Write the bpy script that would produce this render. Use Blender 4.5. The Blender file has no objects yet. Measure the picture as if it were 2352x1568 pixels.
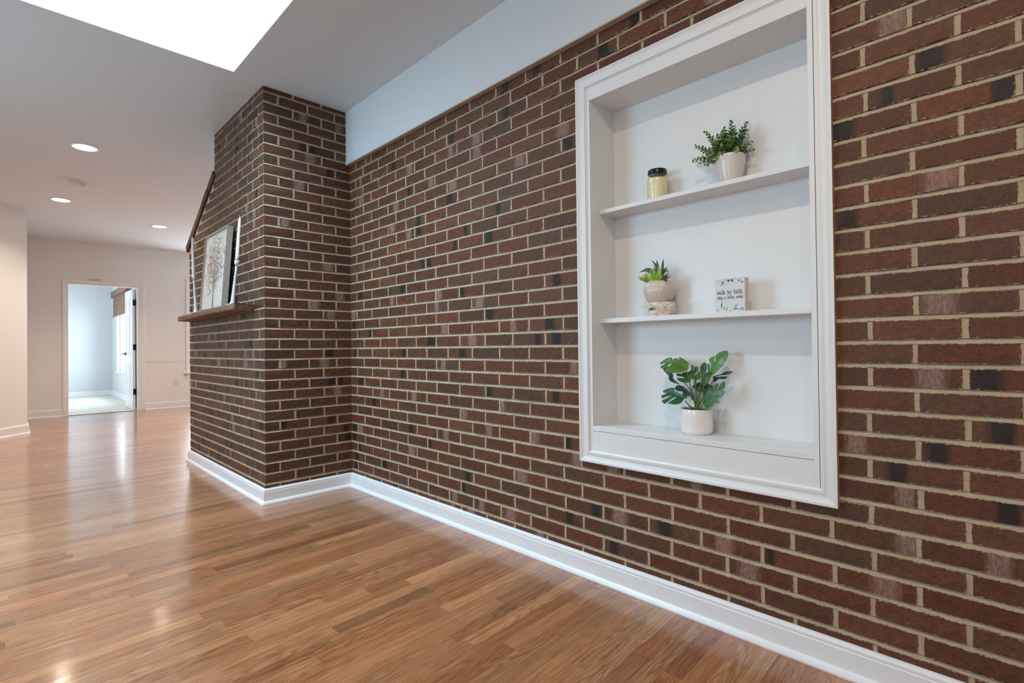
import bpy, math, random
from mathutils import Vector, Matrix, geometry
R = random.Random(7)
SC = bpy.context.scene
COL = SC.collection

# ------------------------------------------------------------------ camera
F, YAW, PIT, ROL, H = 1182.23, 0.790726, 0.00950124, -0.01145067, 1.00933
CEIL = 2.743
D = 1.8239          # brick wall plane (Y)
XC = -3.5311        # inner corner of brick wall and chimney
PR = 0.6066         # chimney projection
CF = D - PR         # chimney front plane (Y)
fw = Vector((-math.sin(YAW)*math.cos(PIT), math.cos(YAW)*math.cos(PIT), math.sin(PIT)))
r0 = Vector((math.cos(YAW), math.sin(YAW), 0)); u0 = r0.cross(fw)
rt = r0*math.cos(ROL) + u0*math.sin(ROL); up = -r0*math.sin(ROL) + u0*math.cos(ROL)
cam = bpy.data.cameras.new('camera'); cam.lens = F*36/2352; cam.sensor_width = 36; cam.clip_start = 0.02
camo = bpy.data.objects.new('camera', cam); COL.objects.link(camo); SC.camera = camo
camo.matrix_world = Matrix(((rt.x, up.x, -fw.x, 0), (rt.y, up.y, -fw.y, 0), (rt.z, up.z, -fw.z, H), (0, 0, 0, 1)))

# ------------------------------------------------------------------ world, daylight and added fill, exposure
SC.view_settings.view_transform = 'Standard'; SC.view_settings.look = 'None'
SC.view_settings.gamma = 1; SC.view_settings.use_curve_mapping = False
SC.view_settings.exposure = 0.0
SC.cycles.max_bounces = 8; SC.cycles.diffuse_bounces = 5; SC.cycles.glossy_bounces = 4
SC.cycles.transmission_bounces = 6; SC.cycles.sample_clamp_indirect = 6
SC.cycles.caustics_reflective = False; SC.cycles.caustics_refractive = False
W = bpy.data.worlds.new('sky'); SC.world = W; W.use_nodes = True
bg = W.node_tree.nodes['Background']; bg.inputs[0].default_value = (0.80, 0.90, 1.0, 1); bg.inputs[1].default_value = 1.6

def area(name, loc, rot, sx, sy, power, color, shape='RECTANGLE', spread=math.pi):
    l = bpy.data.lights.new(name, 'AREA'); l.shape = shape; l.size = sx
    if shape in ('RECTANGLE', 'ELLIPSE'): l.size_y = sy
    l.energy = power; l.color = color; l.spread = spread
    o = bpy.data.objects.new(name, l); COL.objects.link(o); o.location = loc; o.rotation_euler = rot
    return o
SKX0, SKX1, SKY0, SKY1 = -3.483, -2.28, -0.17, 1.028
area('skylight_daylight', ((SKX0+SKX1)/2+.04, (SKY0+SKY1)/2-.04, 3.36), (0, 0, 0), 1.0, 1.0, 75, (0.60, 0.84, 1.0), spread=math.radians(140))
area('window_daylight', (-3.6, -2.95, 1.5), (math.radians(90), 0, 0), 1.9, 1.5, 120, (0.45, 0.74, 1.0))  # unseen bluish fill outside an added window behind the camera
area('window_daylight', (-0.3, -2.95, 1.5), (math.radians(90), 0, 0), 1.9, 1.5, 26, (0.92, 0.94, 1.0))  # weaker neutral fill outside the second added back window
area('bedroom_daylight', (-13.3, 2.25, 1.25), (math.radians(-90), 0, 0), 1.3, 1.3, 120, (0.75, 0.88, 1.0))
area('bedroom_daylight', (-12.6, -0.55, 1.5), (math.radians(90), 0, 0), 1.8, 1.4, 50, (0.78, 0.89, 1.0))
area('nook_daylight', (-11.0, 3.0, 1.45), (0, math.radians(-90), 0), 1.6, 1.0, 100, (0.88, 0.90, 1.0))
LAMPW = (1.0, 0.83, 0.66)
LAMPS = [(-5.645, .499, 17), (-7.791, .475, 14), (-8.569, 1.56, 20), (-0.35, .48, 15), (-7.0, 2.9, 14), (0.6, -.60, 11)]  # the lamp behind the chimney is an unseen one added for the far area

# ------------------------------------------------------------------ node helpers
def mat(name):
    m = bpy.data.materials.new(name); m.use_nodes = True
    nt = m.node_tree; b = nt.nodes['Principled BSDF']
    return m, nt, b
def N(nt, t, **k):
    n = nt.nodes.new(t)
    for a, v in k.items(): setattr(n, a, v)
    return n
def L(nt, a, b): nt.links.new(a, b)
def noise(nt, vec, scale, detail=4, rough=.55):
    n = N(nt, 'ShaderNodeTexNoise'); n.inputs['Scale'].default_value = scale
    n.inputs['Detail'].default_value = detail; n.inputs['Roughness'].default_value = rough
    if vec is not None: L(nt, vec, n.inputs['Vector'])
    return n
def mapr(nt, val, a, b, c, d):
    n = N(nt, 'ShaderNodeMapRange'); L(nt, val, n.inputs[0])
    for i, v in enumerate((a, b, c, d)): n.inputs[i+1].default_value = v
    return n.outputs[0]
def mth(nt, op, a, b=None, c=None):
    n = N(nt, 'ShaderNodeMath', operation=op)
    for i, v in enumerate((a, b, c)):
        if v is None: continue
        if isinstance(v, (int, float)): n.inputs[i].default_value = v
        else: L(nt, v, n.inputs[i])
    return n.outputs[0]
def mixc(nt, f, a, b, blend='MIX'):
    n = N(nt, 'ShaderNodeMix', data_type='RGBA', blend_type=blend)
    for s, v in ((n.inputs[0], f), (n.inputs[6], a), (n.inputs[7], b)):
        if isinstance(v, (int, float)): s.default_value = v
        elif isinstance(v, tuple): s.default_value = (*v[:3], 1)
        else: L(nt, v, s)
    return n.outputs[2]
def mapping(nt, src, scale=(1, 1, 1), loc=(0, 0, 0), rot=(0, 0, 0)):
    n = N(nt, 'ShaderNodeMapping'); L(nt, src, n.inputs[0])
    n.inputs['Scale'].default_value = scale; n.inputs['Location'].default_value = loc; n.inputs['Rotation'].default_value = rot
    return n.outputs[0]
def bump(nt, b, h, strength=.3, dist=.002):
    n = N(nt, 'ShaderNodeBump'); n.inputs['Strength'].default_value = strength; n.inputs['Distance'].default_value = dist
    L(nt, h, n.inputs['Height']); L(nt, n.outputs[0], b.inputs['Normal']); return n
def simple(name, col, rough=.5, metal=0, bumps=0, bscale=200, var=0, coat=0, spec=None, trans=0, sss=0):
    m, nt, b = mat(name)
    b.inputs['Base Color'].default_value = (*col, 1); b.inputs['Roughness'].default_value = rough
    b.inputs['Metallic'].default_value = metal; b.inputs['Coat Weight'].default_value = coat
    if spec is not None: b.inputs['Specular IOR Level'].default_value = spec
    if trans: b.inputs['Transmission Weight'].default_value = trans
    tc = N(nt, 'ShaderNodeTexCoord').outputs['Object']
    if var:
        n = noise(nt, tc, bscale*.12, 3)
        L(nt, mixc(nt, mapr(nt, n.outputs[0], .3, .7, 0, 1), tuple(c*(1-var) for c in col), tuple(min(1, c*(1+var*.6)) for c in col)), b.inputs['Base Color'])
    if bumps:
        n = noise(nt, tc, bscale, 3); bump(nt, b, n.outputs[0], bumps, .001)
    return m
def emit(name, col, s):
    m, nt, b = mat(name); b.inputs['Base Color'].default_value = (*col, 1)
    b.inputs['Emission Color'].default_value = (*col, 1); b.inputs['Emission Strength'].default_value = s
    return m

# ------------------------------------------------------------------ materials
M = {}
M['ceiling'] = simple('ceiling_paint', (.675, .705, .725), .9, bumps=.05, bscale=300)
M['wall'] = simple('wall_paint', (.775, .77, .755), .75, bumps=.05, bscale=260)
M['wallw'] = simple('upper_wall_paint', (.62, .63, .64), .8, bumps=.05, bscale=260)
M['trim'] = simple('white_trim_paint', (.80, .80, .815), .32, bumps=.06, bscale=60, var=.02)
M['niche'] = simple('white_niche_paint', (.73, .73, .73), .4, bumps=.08, bscale=50, var=.015)
M['raw'] = simple('raw_casing_edge', (.50, .33, .22), .7, var=.15)
M['black'] = simple('black_metal', (.012, .011, .010), .35, metal=.6)
M['dark'] = simple('dark_gap', (.035, .025, .02), .9)
M['plastic'] = simple('ivory_plastic', (.72, .68, .62), .4)
M['carpet'] = simple('cream_carpet', (.62, .60, .54), .95, bumps=.5, bscale=400, var=.08)
M['ceramic'] = simple('white_glazed_ceramic', (.80, .76, .75), .16, coat=.5)
M['wax'] = simple('ivory_wax', (.86, .77, .52), .45)
M['candle'] = simple('white_candle_wax', (.78, .80, .76), .45)
M['holder'] = simple('white_metal_holder', (.62, .70, .72), .35)
M['bead'] = simple('ledge_trim', (.46, .38, .30), .6, var=.1)
M['soil'] = simple('gravel_soil', (.16, .10, .06), .9, bumps=1, bscale=90, var=.5)
M['twig'] = simple('dark_twig', (.05, .035, .03), .7)
M['glasswin'] = None
m, nt, b = mat('clear_glass'); nt.nodes.remove(b)
tr = N(nt, 'ShaderNodeBsdfTransparent'); tr.inputs[0].default_value = (.94, .97, .96, 1)
gl = N(nt, 'ShaderNodeBsdfGlossy'); gl.inputs['Roughness'].default_value = .02
fr = N(nt, 'ShaderNodeLayerWeight'); fr.inputs[0].default_value = .5
mx = N(nt, 'ShaderNodeMixShader'); L(nt, mth(nt, 'ADD', mth(nt, 'MULTIPLY', mth(nt, 'POWER', fr.outputs[1], 9.0), .22), .03), mx.inputs[0]); L(nt, tr.outputs[0], mx.inputs[1]); L(nt, gl.outputs[0], mx.inputs[2])
L(nt, mx.outputs[0], nt.nodes['Material Output'].inputs[0]); M['glass'] = m
M['lamp'] = emit('lamp_lens', (1, .84, .62), 20)

# brick: per-brick colour + band read from mesh attributes
m, nt, b = mat('brick'); M['brick'] = m
uv = N(nt, 'ShaderNodeUVMap', uv_map='UVMap').outputs[0]
bc = N(nt, 'ShaderNodeAttribute', attribute_name='bcol'); bd = N(nt, 'ShaderNodeAttribute', attribute_name='band')
pos = N(nt, 'ShaderNodeTexCoord').outputs['Object']
sb = N(nt, 'ShaderNodeSeparateColor'); L(nt, bd.outputs['Color'], sb.inputs[0])
su = N(nt, 'ShaderNodeSeparateXYZ'); L(nt, uv, su.inputs[0])
stre = mapping(nt, pos, (60, 60, 160)); nf = noise(nt, stre, 1.2, 5, .65)
nm = noise(nt, pos, 42, 4, .6); nl = noise(nt, pos, 9, 2)
nfine = noise(nt, pos, 330, 2, .7)
ed = noise(nt, mapping(nt, pos, (90, 90, 14)), 1, 3)
col = mixc(nt, mapr(nt, nm.outputs[0], .28, .72, 0, 1), mixc(nt, 1.0, bc.outputs['Color'], (.62, .62, .60), 'MULTIPLY'), mixc(nt, 1.0, bc.outputs['Color'], (1.36, 1.30, 1.26), 'MULTIPLY'))
col = mixc(nt, mapr(nt, nf.outputs[0], .35, .75, 0, .6), col, (.045, .022, .014))
ng = noise(nt, mapping(nt, pos, (150, 150, 240)), 1, 5, .75)
col = mixc(nt, mapr(nt, ng.outputs[0], .50, .70, 0, .55), col, mixc(nt, 1.0, col, (1.75, 1.75, 1.7), 'MULTIPLY'))
col = mixc(nt, mapr(nt, ng.outputs[0], .48, .30, 0, .75), col, mixc(nt, 1.0, col, (.40, .38, .38), 'MULTIPLY'))
# band
dist = mth(nt, 'ABSOLUTE', mth(nt, 'SUBTRACT', su.outputs[0], sb.outputs[0]))
dist = mth(nt, 'ADD', dist, mth(nt, 'MULTIPLY', mth(nt, 'SUBTRACT', ed.outputs[0], .5), .03))
msk = mth(nt, 'SUBTRACT', 1.0, mapr(nt, mth(nt, 'DIVIDE', dist, mth(nt, 'MAXIMUM', sb.outputs[1], .001)), .55, 1.25, 0, 1))
dk = mth(nt, 'MULTIPLY', msk, mth(nt, 'LESS_THAN', sb.outputs[2], .33))
pl = mth(nt, 'MULTIPLY', msk, mth(nt, 'GREATER_THAN', sb.outputs[2], .66))
pl = mth(nt, 'MULTIPLY', pl, mapr(nt, noise(nt, mapping(nt, pos, (150, 150, 55)), 1, 5, .75).outputs[0], .34, .66, .12, .80))
col = mixc(nt, mth(nt, 'MULTIPLY', dk, .90), col, (.014, .011, .010))
col = mixc(nt, pl, col, (.36, .235, .20))
wh = mapr(nt, noise(nt, pos, 210, 2, .5).outputs[0], .735, .765, 0, .75)
wh = mth(nt, 'MULTIPLY', wh, mapr(nt, nl.outputs[0], .5, .62, 0, 1))
col = mixc(nt, wh, col, (.55, .49, .42))
e1 = mth(nt, 'MINIMUM', su.outputs[1], mth(nt, 'SUBTRACT', bc.outputs['Alpha'], su.outputs[1]))
e2 = mth(nt, 'MINIMUM', su.outputs[0], mth(nt, 'SUBTRACT', bd.outputs['Alpha'], su.outputs[0]))
e2 = mth(nt, 'ADD', e2, mth(nt, 'LESS_THAN', e2, -.0001))   # a corner brick's return face keeps clear of the end joint
rag = mth(nt, 'SUBTRACT', mth(nt, 'MINIMUM', e1, e2), mapr(nt, noise(nt, pos, 95, 5, .7).outputs[0], .44, .80, -.0012, .0040))
smear = mth(nt, 'MULTIPLY', mapr(nt, rag, -.0003, .0006, 1, 0), mth(nt, 'GREATER_THAN', mth(nt, 'ABSOLUTE', mth(nt, 'SUBTRACT', sb.outputs[2], .44)), .02))
col = mixc(nt, mth(nt, 'MULTIPLY', smear, .85), col, (.50, .395, .26))
L(nt, col, b.inputs['Base Color']); b.inputs['Roughness'].default_value = .55
L(nt, mapr(nt, nm.outputs[0], .3, .7, .42, .66), b.inputs['Roughness'])
b.inputs['Specular IOR Level'].default_value = .3
bump(nt, b, mth(nt, 'ADD', mth(nt, 'MULTIPLY', nf.outputs[0], 1.0), mth(nt, 'MULTIPLY', nfine.outputs[0], .5)), .75, .0022)

m, nt, b = mat('mortar'); M['mortar'] = m
pos = N(nt, 'ShaderNodeTexCoord').outputs['Object']
n1 = noise(nt, pos, 14, 3); n2 = noise(nt, pos, 420, 3, .7); n3 = noise(nt, pos, 70, 3)
c = mixc(nt, mapr(nt, n1.outputs[0], .3, .7, 0, 1), (.52, .41, .265), (.60, .485, .34))
c = mixc(nt, mapr(nt, n2.outputs[0], .35, .7, .45, 0), c, (.30, .235, .165))
L(nt, c, b.inputs['Base Color']); b.inputs['Roughness'].default_value = .95
bump(nt, b, mth(nt, 'ADD', n2.outputs[0], n3.outputs[0]), .9, .003)

# oak boards
m, nt, b = mat('oak_board'); M['oak'] = m
uv = N(nt, 'ShaderNodeUVMap', uv_map='UVMap').outputs[0]
bc = N(nt, 'ShaderNodeAttribute', attribute_name='bcol'); bd = N(nt, 'ShaderNodeAttribute', attribute_name='band')
sb = N(nt, 'ShaderNodeSeparateColor'); L(nt, bd.outputs['Color'], sb.inputs[0])
cmb = N(nt, 'ShaderNodeCombineXYZ'); L(nt, mth(nt, 'MULTIPLY', sb.outputs[0], 37.0), cmb.inputs[2])
va = N(nt, 'ShaderNodeVectorMath', operation='ADD'); L(nt, uv, va.inputs[0]); L(nt, cmb.outputs[0], va.inputs[1]); bv = va.outputs[0]
fib = noise(nt, mapping(nt, bv, (650, 9, 1)), 1, 4, .6)              # fine pores along the board
med = noise(nt, mapping(nt, bv, (95, 2.2, 1)), 1, 4, .6)
cath = noise(nt, mapping(nt, bv, (16, 1.5, 1)), 1, 2, .5)            # cathedral figure: contour lines of a stretched noise
rings = mth(nt, 'PINGPONG', mth(nt, 'MULTIPLY', cath.outputs[0], 15.0), .5)
rings = mapr(nt, rings, .02, .30, 1, 0)
blot = noise(nt, mapping(nt, bv, (14, 3, 1)), 1, 2)
c = bc.outputs['Color']
c = mixc(nt, mapr(nt, med.outputs[0], .38, .70, 0, .65), c, mixc(nt, 1.0, c, (.52, .42, .34), 'MULTIPLY'))
c = mixc(nt, mth(nt, 'MULTIPLY', rings, mapr(nt, sb.outputs[1], 0, 1, .12, .80)), c, mixc(nt, 1.0, c, (.46, .34, .26), 'MULTIPLY'))
c = mixc(nt, mapr(nt, fib.outputs[0], .47, .70, 0, .85), c, mixc(nt, 1.0, c, (.42, .31, .24), 'MULTIPLY'))
c = mixc(nt, mapr(nt, blot.outputs[0], .6, .8, 0, .45), c, mixc(nt, 1.0, c, (.72, .50, .34), 'MULTIPLY'))
L(nt, c, b.inputs['Base Color'])
b.inputs['Roughness'].default_value = .30; b.inputs['Coat Weight'].default_value = .85; b.inputs['Coat Roughness'].default_value = .11
L(nt, mapr(nt, noise(nt, mapping(nt, bv, (20, 4, 1)), 1, 3).outputs[0], .3, .7, .08, .17), b.inputs['Coat Roughness'])
bump(nt, b, mth(nt, 'ADD', fib.outputs[0], mth(nt, 'MULTIPLY', noise(nt, mapping(nt, bv, (26, 5, 1)), 1, 2).outputs[0], 2.5)), .16, .0007)

# rough-sawn mantel beam
m, nt, b = mat('reclaimed_wood'); M['beam'] = m
pos = N(nt, 'ShaderNodeTexCoord').outputs['Object']
n1 = noise(nt, mapping(nt, pos, (3, 30, 60)), 1, 5, .7); n2 = noise(nt, pos, 14, 3); n3 = noise(nt, mapping(nt, pos, (9, 120, 220)), 1, 3, .6)
c = mixc(nt, mapr(nt, n1.outputs[0], .3, .7, 0, 1), (.095, .038, .022), (.32, .175, .115))
c = mixc(nt, mapr(nt, n2.outputs[0], .55, .75, 0, .7), c, (.30, .14, .05))
c = mixc(nt, mapr(nt, n3.outputs[0], .5, .8, 0, .7), c, (.035, .017, .012))
L(nt, c, b.inputs['Base Color']); b.inputs['Roughness'].default_value = .75
bump(nt, b, mth(nt, 'ADD', n1.outputs[0], n3.outputs[0]), 1, .004)

def vcol_mat(name, rough=.5, coat=0, trans=0, b_=0, bs=200):
    m, nt, b = mat(name); a = N(nt, 'ShaderNodeAttribute', attribute_name='bcol')
    n = noise(nt, N(nt, 'ShaderNodeTexCoord').outputs['Object'], 60, 3)
    L(nt, mixc(nt, mapr(nt, n.outputs[0], .3, .7, 0, .5), a.outputs['Color'], mixc(nt, 1.0, a.outputs['Color'], (.6, .65, .6), 'MULTIPLY')), b.inputs['Base Color'])
    b.inputs['Roughness'].default_value = rough; b.inputs['Coat Weight'].default_value = coat
    if b_: bump(nt, b, noise(nt, N(nt, 'ShaderNodeTexCoord').outputs['Object'], bs, 2).outputs[0], b_, .001)
    return m
M['leaf'] = vcol_mat('leaf_plastic', .42, .06)
M['leafmatte'] = vcol_mat('leaf_matte', .6)
M['print'] = vcol_mat('printed_paper', .7)

# ------------------------------------------------------------------ mesh helpers
class MB:
    def __init__(s): s.v = []; s.f = []; s.uv = []; s.c = []; s.b = []; s.mi = []; s.cur = (1, 1, 1); s.curb = (0, 0, .5); s.m = 0; s.al = (1, 1)
    def vert(s, p): s.v.append(tuple(p)); s.c.append((*s.cur[:3], s.al[0])); s.b.append((*s.curb, s.al[1])); return len(s.v)-1
    def verts(s, ps): return [s.vert(p) for p in ps]
    def face(s, ids, uvs=None): s.f.append(tuple(ids)); s.uv.append(uvs or [(0, 0)]*len(ids)); s.mi.append(s.m)
    def box(s, a, b):
        (x0, y0, z0), (x1, y1, z1) = a, b
        i = s.verts([(x0, y0, z0), (x1, y0, z0), (x1, y1, z0), (x0, y1, z0), (x0, y0, z1), (x1, y0, z1), (x1, y1, z1), (x0, y1, z1)])
        for q in ((3, 2, 1, 0), (4, 5, 6, 7), (0, 1, 5, 4), (1, 2, 6, 5), (2, 3, 7, 6), (3, 0, 4, 7)): s.face([i[k] for k in q])
    def bbox(s, a, b, c):
        # box with chamfered edges
        a = Vector(a); b = Vector(b); P = {}
        for ix in (0, 1):
            for iy in (0, 1):
                for iz in (0, 1):
                    co = Vector(((a, b)[ix].x, (a, b)[iy].y, (a, b)[iz].z)); sg = Vector((1-2*ix, 1-2*iy, 1-2*iz))
                    for ax in range(3):
                        p = co.copy()
                        for k in range(3):
                            if k != ax: p[k] += sg[k]*c
                        P[ix, iy, iz, ax] = s.vert(p)
        for ax in range(3):
            o1, o2 = [k for k in range(3) if k != ax]
            for sd in (0, 1):
                q = []
                for (p1, p2) in ((0, 0), (1, 0), (1, 1), (0, 1)):
                    k = [0, 0, 0]; k[ax] = sd; k[o1] = p1; k[o2] = p2; q.append(P[(*k, ax)])
                s.face(q)
            for (p1, p2) in ((0, 0), (0, 1), (1, 0), (1, 1)):
                k0 = [0, 0, 0]; k0[o1] = p1; k0[o2] = p2; k1 = list(k0); k1[ax] = 1
                s.face([P[(*k0, o1)], P[(*k1, o1)], P[(*k1, o2)], P[(*k0, o2)]])
        for ix in (0, 1):
            for iy in (0, 1):
                for iz in (0, 1): s.face([P[ix, iy, iz, k] for k in range(3)])
    def tube(s, pts, rad, n=8, caps=True):
        pts = [Vector(p) for p in pts]
        if isinstance(rad, (int, float)): rad = [rad]*len(pts)
        rings = []; ref = None
        for i, p in enumerate(pts):
            t = (pts[min(i+1, len(pts)-1)]-pts[max(i-1, 0)]).normalized()
            if ref is None: ref = t.orthogonal().normalized()
            a = (ref-t*ref.dot(t)).normalized(); ref = a; bb = t.cross(a)
            rings.append(s.verts([p+(a*math.cos(2*math.pi*k/n)+bb*math.sin(2*math.pi*k/n))*rad[i] for k in range(n)]))
        for r, q in zip(rings, rings[1:]):
            for k in range(n): s.face([r[k], r[(k+1) % n], q[(k+1) % n], q[k]])
        if caps: s.face(rings[0][::-1]); s.face(rings[-1])
    def lathe(s, prof, c=(0, 0, 0), n=40, mod=None, close=True):
        rings = []
        for (r, z) in prof:
            ring = []
            for k in range(n):
                a = 2*math.pi*k/n; rr = r*(mod(a, z) if mod else 1)
                ring.append(s.vert((c[0]+rr*math.cos(a), c[1]+rr*math.sin(a), c[2]+z)))
            rings.append(ring)
        for r, q in zip(rings, rings[1:]):
            for k in range(n): s.face([r[k], r[(k+1) % n], q[(k+1) % n], q[k]])
        if close:
            s.face(rings[0][::-1]); s.face(rings[-1])
    def prism(s, poly, z0, z1):
        a = s.verts([(x, y, z0) for x, y in poly]); b = s.verts([(x, y, z1) for x, y in poly]); n = len(poly)
        s.face(a[::-1]); s.face(b)
        for k in range(n): s.face([a[k], a[(k+1) % n], b[(k+1) % n], b[k]])
    def build(s, name, mats, parent=None, smooth=False, origin=None, kind=None, fixn=True):
        me = bpy.data.meshes.new(name)
        o3 = Vector(origin) if origin is not None else Vector((0, 0, 0))
        me.from_pydata([tuple(Vector(p)-o3) for p in s.v], [], s.f)
        ul = me.uv_layers.new(name='UVMap'); flat = [c for f in s.uv for u in f for c in u]; ul.data.foreach_set('uv', flat)
        ca = me.color_attributes.new('bcol', 'FLOAT_COLOR', 'POINT'); ca.data.foreach_set('color', [x for c in s.c for x in c])
        cb = me.color_attributes.new('band', 'FLOAT_COLOR', 'POINT'); cb.data.foreach_set('color', [x for c in s.b for x in c])
        mats = mats if isinstance(mats, (list, tuple)) else [mats]
        for m_ in mats: me.materials.append(m_)
        if len(mats) > 1: me.polygons.foreach_set('material_index', s.mi)
        if fixn:
            import bmesh
            bm = bmesh.new(); bm.from_mesh(me); bmesh.ops.recalc_face_normals(bm, faces=bm.faces); bm.to_mesh(me); bm.free()
        if smooth: me.polygons.foreach_set('use_smooth', [True]*len(me.polygons))
        me.update()
        o = bpy.data.objects.new(name, me); COL.objects.link(o)
        if parent is not None:
            o.parent = parent; o.location = o3-PO.get(parent.name, Vector((0, 0, 0)))
        else: o.location = o3
        PO[o.name] = o3.copy()
        if kind: o['kind'] = kind
        return o
PO = {}
def thing(name, loc, label, cat, group=None):
    o = bpy.data.objects.new(name, None); COL.objects.link(o); o.location = loc; o.empty_display_size = .05
    PO[o.name] = Vector(loc); o['label'] = label; o['category'] = cat
    if group: o['group'] = group
    return o
def struct(name, mb, m_, **k):
    o = mb.build(name, m_, **k); o['kind'] = 'structure'; return o
def tag(o, label, cat, group=None):
    o['label'] = label; o['category'] = cat
    if group: o['group'] = group
    return o
def sharp(o, ang=35):
    me = o.data; me.polygons.foreach_set('use_smooth', [True]*len(me.polygons))
    me.set_sharp_from_angle(angle=math.radians(ang)); return o
def project(p):
    d = Vector(p)-Vector((0, 0, H)); z = d.dot(fw)
    if z < .05: return None
    return 1176+F*d.dot(rt)/z, 784-F*d.dot(up)/z, z
def seen_area(p, nrm, a):
    q = project(p)
    if q is None or not (-60 < q[0] < 2412 and -60 < q[1] < 1628): return 0
    d = Vector((0, 0, H))-Vector(p)
    return a*max(0, d.normalized().dot(nrm))/d.length_squared
def holed_slab(mb, axis, pos, thick, u0_, u1_, v0_, v1_, holes):
    """Wall slab with rectangular holes. axis 0: plane X=pos (u=Y); axis 1: plane Y=pos (u=X); axis 2: plane Z=pos (u=X, v=Y)."""
    us = sorted({u0_, u1_, *[h[0] for h in holes], *[h[1] for h in holes]}); vs = sorted({v0_, v1_, *[h[2] for h in holes], *[h[3] for h in holes]})
    for i in range(len(us)-1):
        for j in range(len(vs)-1):
            cu, cv = (us[i]+us[i+1])/2, (vs[j]+vs[j+1])/2
            if any(h[0] < cu < h[1] and h[2] < cv < h[3] for h in holes): continue
            a = [0]*3; b_ = [0]*3; o = [k for k in range(3) if k != axis]
            a[axis], b_[axis] = sorted((pos, pos+thick)); a[o[0]], b_[o[0]] = us[i], us[i+1]; a[o[1]], b_[o[1]] = vs[j], vs[j+1]
            mb.box(a, b_)
def sweep(mb, path, prof, left=True, z0=0):
    """profile (n, z) swept along an open floor path with mitred corners; n is measured to the left or right of the path."""
    P2 = [Vector(p) for p in path]; ns = []
    for a, b_ in zip(P2, P2[1:]):
        t = (b_-a).normalized(); n = Vector((-t.y, t.x)); ns.append(n if left else -n)
    offs = [ns[0]]
    for n1_, n2_ in zip(ns, ns[1:]):
        h = (n1_+n2_); offs.append(h/(h.dot(n1_)))
    offs.append(ns[-1]); rings = []
    for p, o in zip(P2, offs): rings.append(mb.verts([(p.x+o.x*n, p.y+o.y*n, z0+z) for n, z in prof]))
    k = len(prof)
    for r, q in zip(rings, rings[1:]):
        for i in range(k): mb.face([r[i], r[(i+1) % k], q[(i+1) % k], q[i]])
    mb.face(rings[0]); mb.face(rings[-1][::-1])
def frame_ring(mb, outer, prof, put):
    """casing: prof = (inset, height) swept round rectangle outer=(u0,u1,v0,v1); put(u,v,n)->xyz. returns nothing; four mitred sides in turn"""
    u0_, u1_, v0_, v1_ = outer
    rings = []
    for (i, n) in prof: rings.append([(u0_+i, v0_+i, n), (u1_-i, v0_+i, n), (u1_-i, v1_-i, n), (u0_+i, v1_-i, n)])
    return rings
def casing_sides(outer, prof, put, names, parent, m_, sides=(0, 1, 2, 3), rawside=None, gap=.0002):
    rings = frame_ring(None, outer, prof, put); out = []
    for s_ in sides:
        mb = MB(); a, b_ = s_, (s_+1) % 4
        A = mb.verts([put(*r[a]) for r in rings]); B = mb.verts([put(*r[b_]) for r in rings])
        for k in range(len(prof)-1):
            mb.m = 1 if (rawside == s_ and k == 0) else 0
            mb.face([A[k], A[k+1], B[k+1], B[k]])
        mb.m = 0
        mb.face(A); mb.face(B[::-1]); mb.face([A[0], B[0], B[-1], A[-1]])
        out.append(mb.build(names[s_], [m_, M['raw']], parent))
    return out

# ------------------------------------------------------------------ shell
# floor: sub-floor plus individual oak boards
mb = MB(); mb.box((-10.75, -2.5, -.12), (1.75, 4.0, -.0125)); floor = struct('floor', mb, simple('dusty_subfloor', (.20, .16, .13), .9))
TH = math.radians(2.5); dv = Vector((-math.sin(TH), math.cos(TH))); du = Vector((math.cos(TH), math.sin(TH)))
boards = []
def oakcol(x):
    t = R.random(); base = R.choice([(.50, .222, .098), (.52, .245, .110), (.47, .195, .082), (.54, .275, .130), (.49, .212, .092), (.44, .172, .072), (.51, .238, .110)])
    k = R.uniform(.80, 1.10)
    if R.random() < .10: k *= .72
    if R.random() < .07: k *= 1.22
    return tuple(min(.9, c*k) for c in base)
def board_mesh(mb, u_, w, v_, l):
    g = R.uniform(.0001, .0004); ch = .0001; tl = R.uniform(-.0030, .0030)*w; e = R.uniform(-.0002, .0002)
    mb.cur = oakcol(u_); mb.curb = (R.random(), R.random()**1.3, .5)
    x0, x1, y0, y1 = u_+g, u_+w-g, v_+.00015, v_+l-.00015
    def p(a, c_, z): q = du*a+dv*c_; return (q.x, q.y, z)
    lo = mb.verts([p(x0, y0, -.012), p(x1, y0, -.012), p(x1, y1, -.012), p(x0, y1, -.012)])
    mid = mb.verts([p(x0, y0, -ch+e-tl), p(x1, y0, -ch+e+tl), p(x1, y1, -ch+e+tl), p(x0, y1, -ch+e-tl)])
    to = mb.verts([p(x0+ch, y0+ch, e-tl), p(x1-ch, y0+ch, e+tl), p(x1-ch, y1-ch, e+tl), p(x0+ch, y1-ch, e-tl)])
    us = [(0, 0), (w, 0), (w, l), (0, l)]
    for k in range(4):
        j = (k+1) % 4
        mb.face([lo[k], lo[j], mid[j], mid[k]], [us[k], us[j], us[j], us[k]])
        mb.face([mid[k], mid[j], to[j], to[k]], [us[k], us[j], us[j], us[k]])
    mb.face(to, us)
PITCH = .0594
kmin = int((-10.62+.871)/PITCH)-8; kmax = int((1.6+.871)/PITCH)+2
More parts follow.
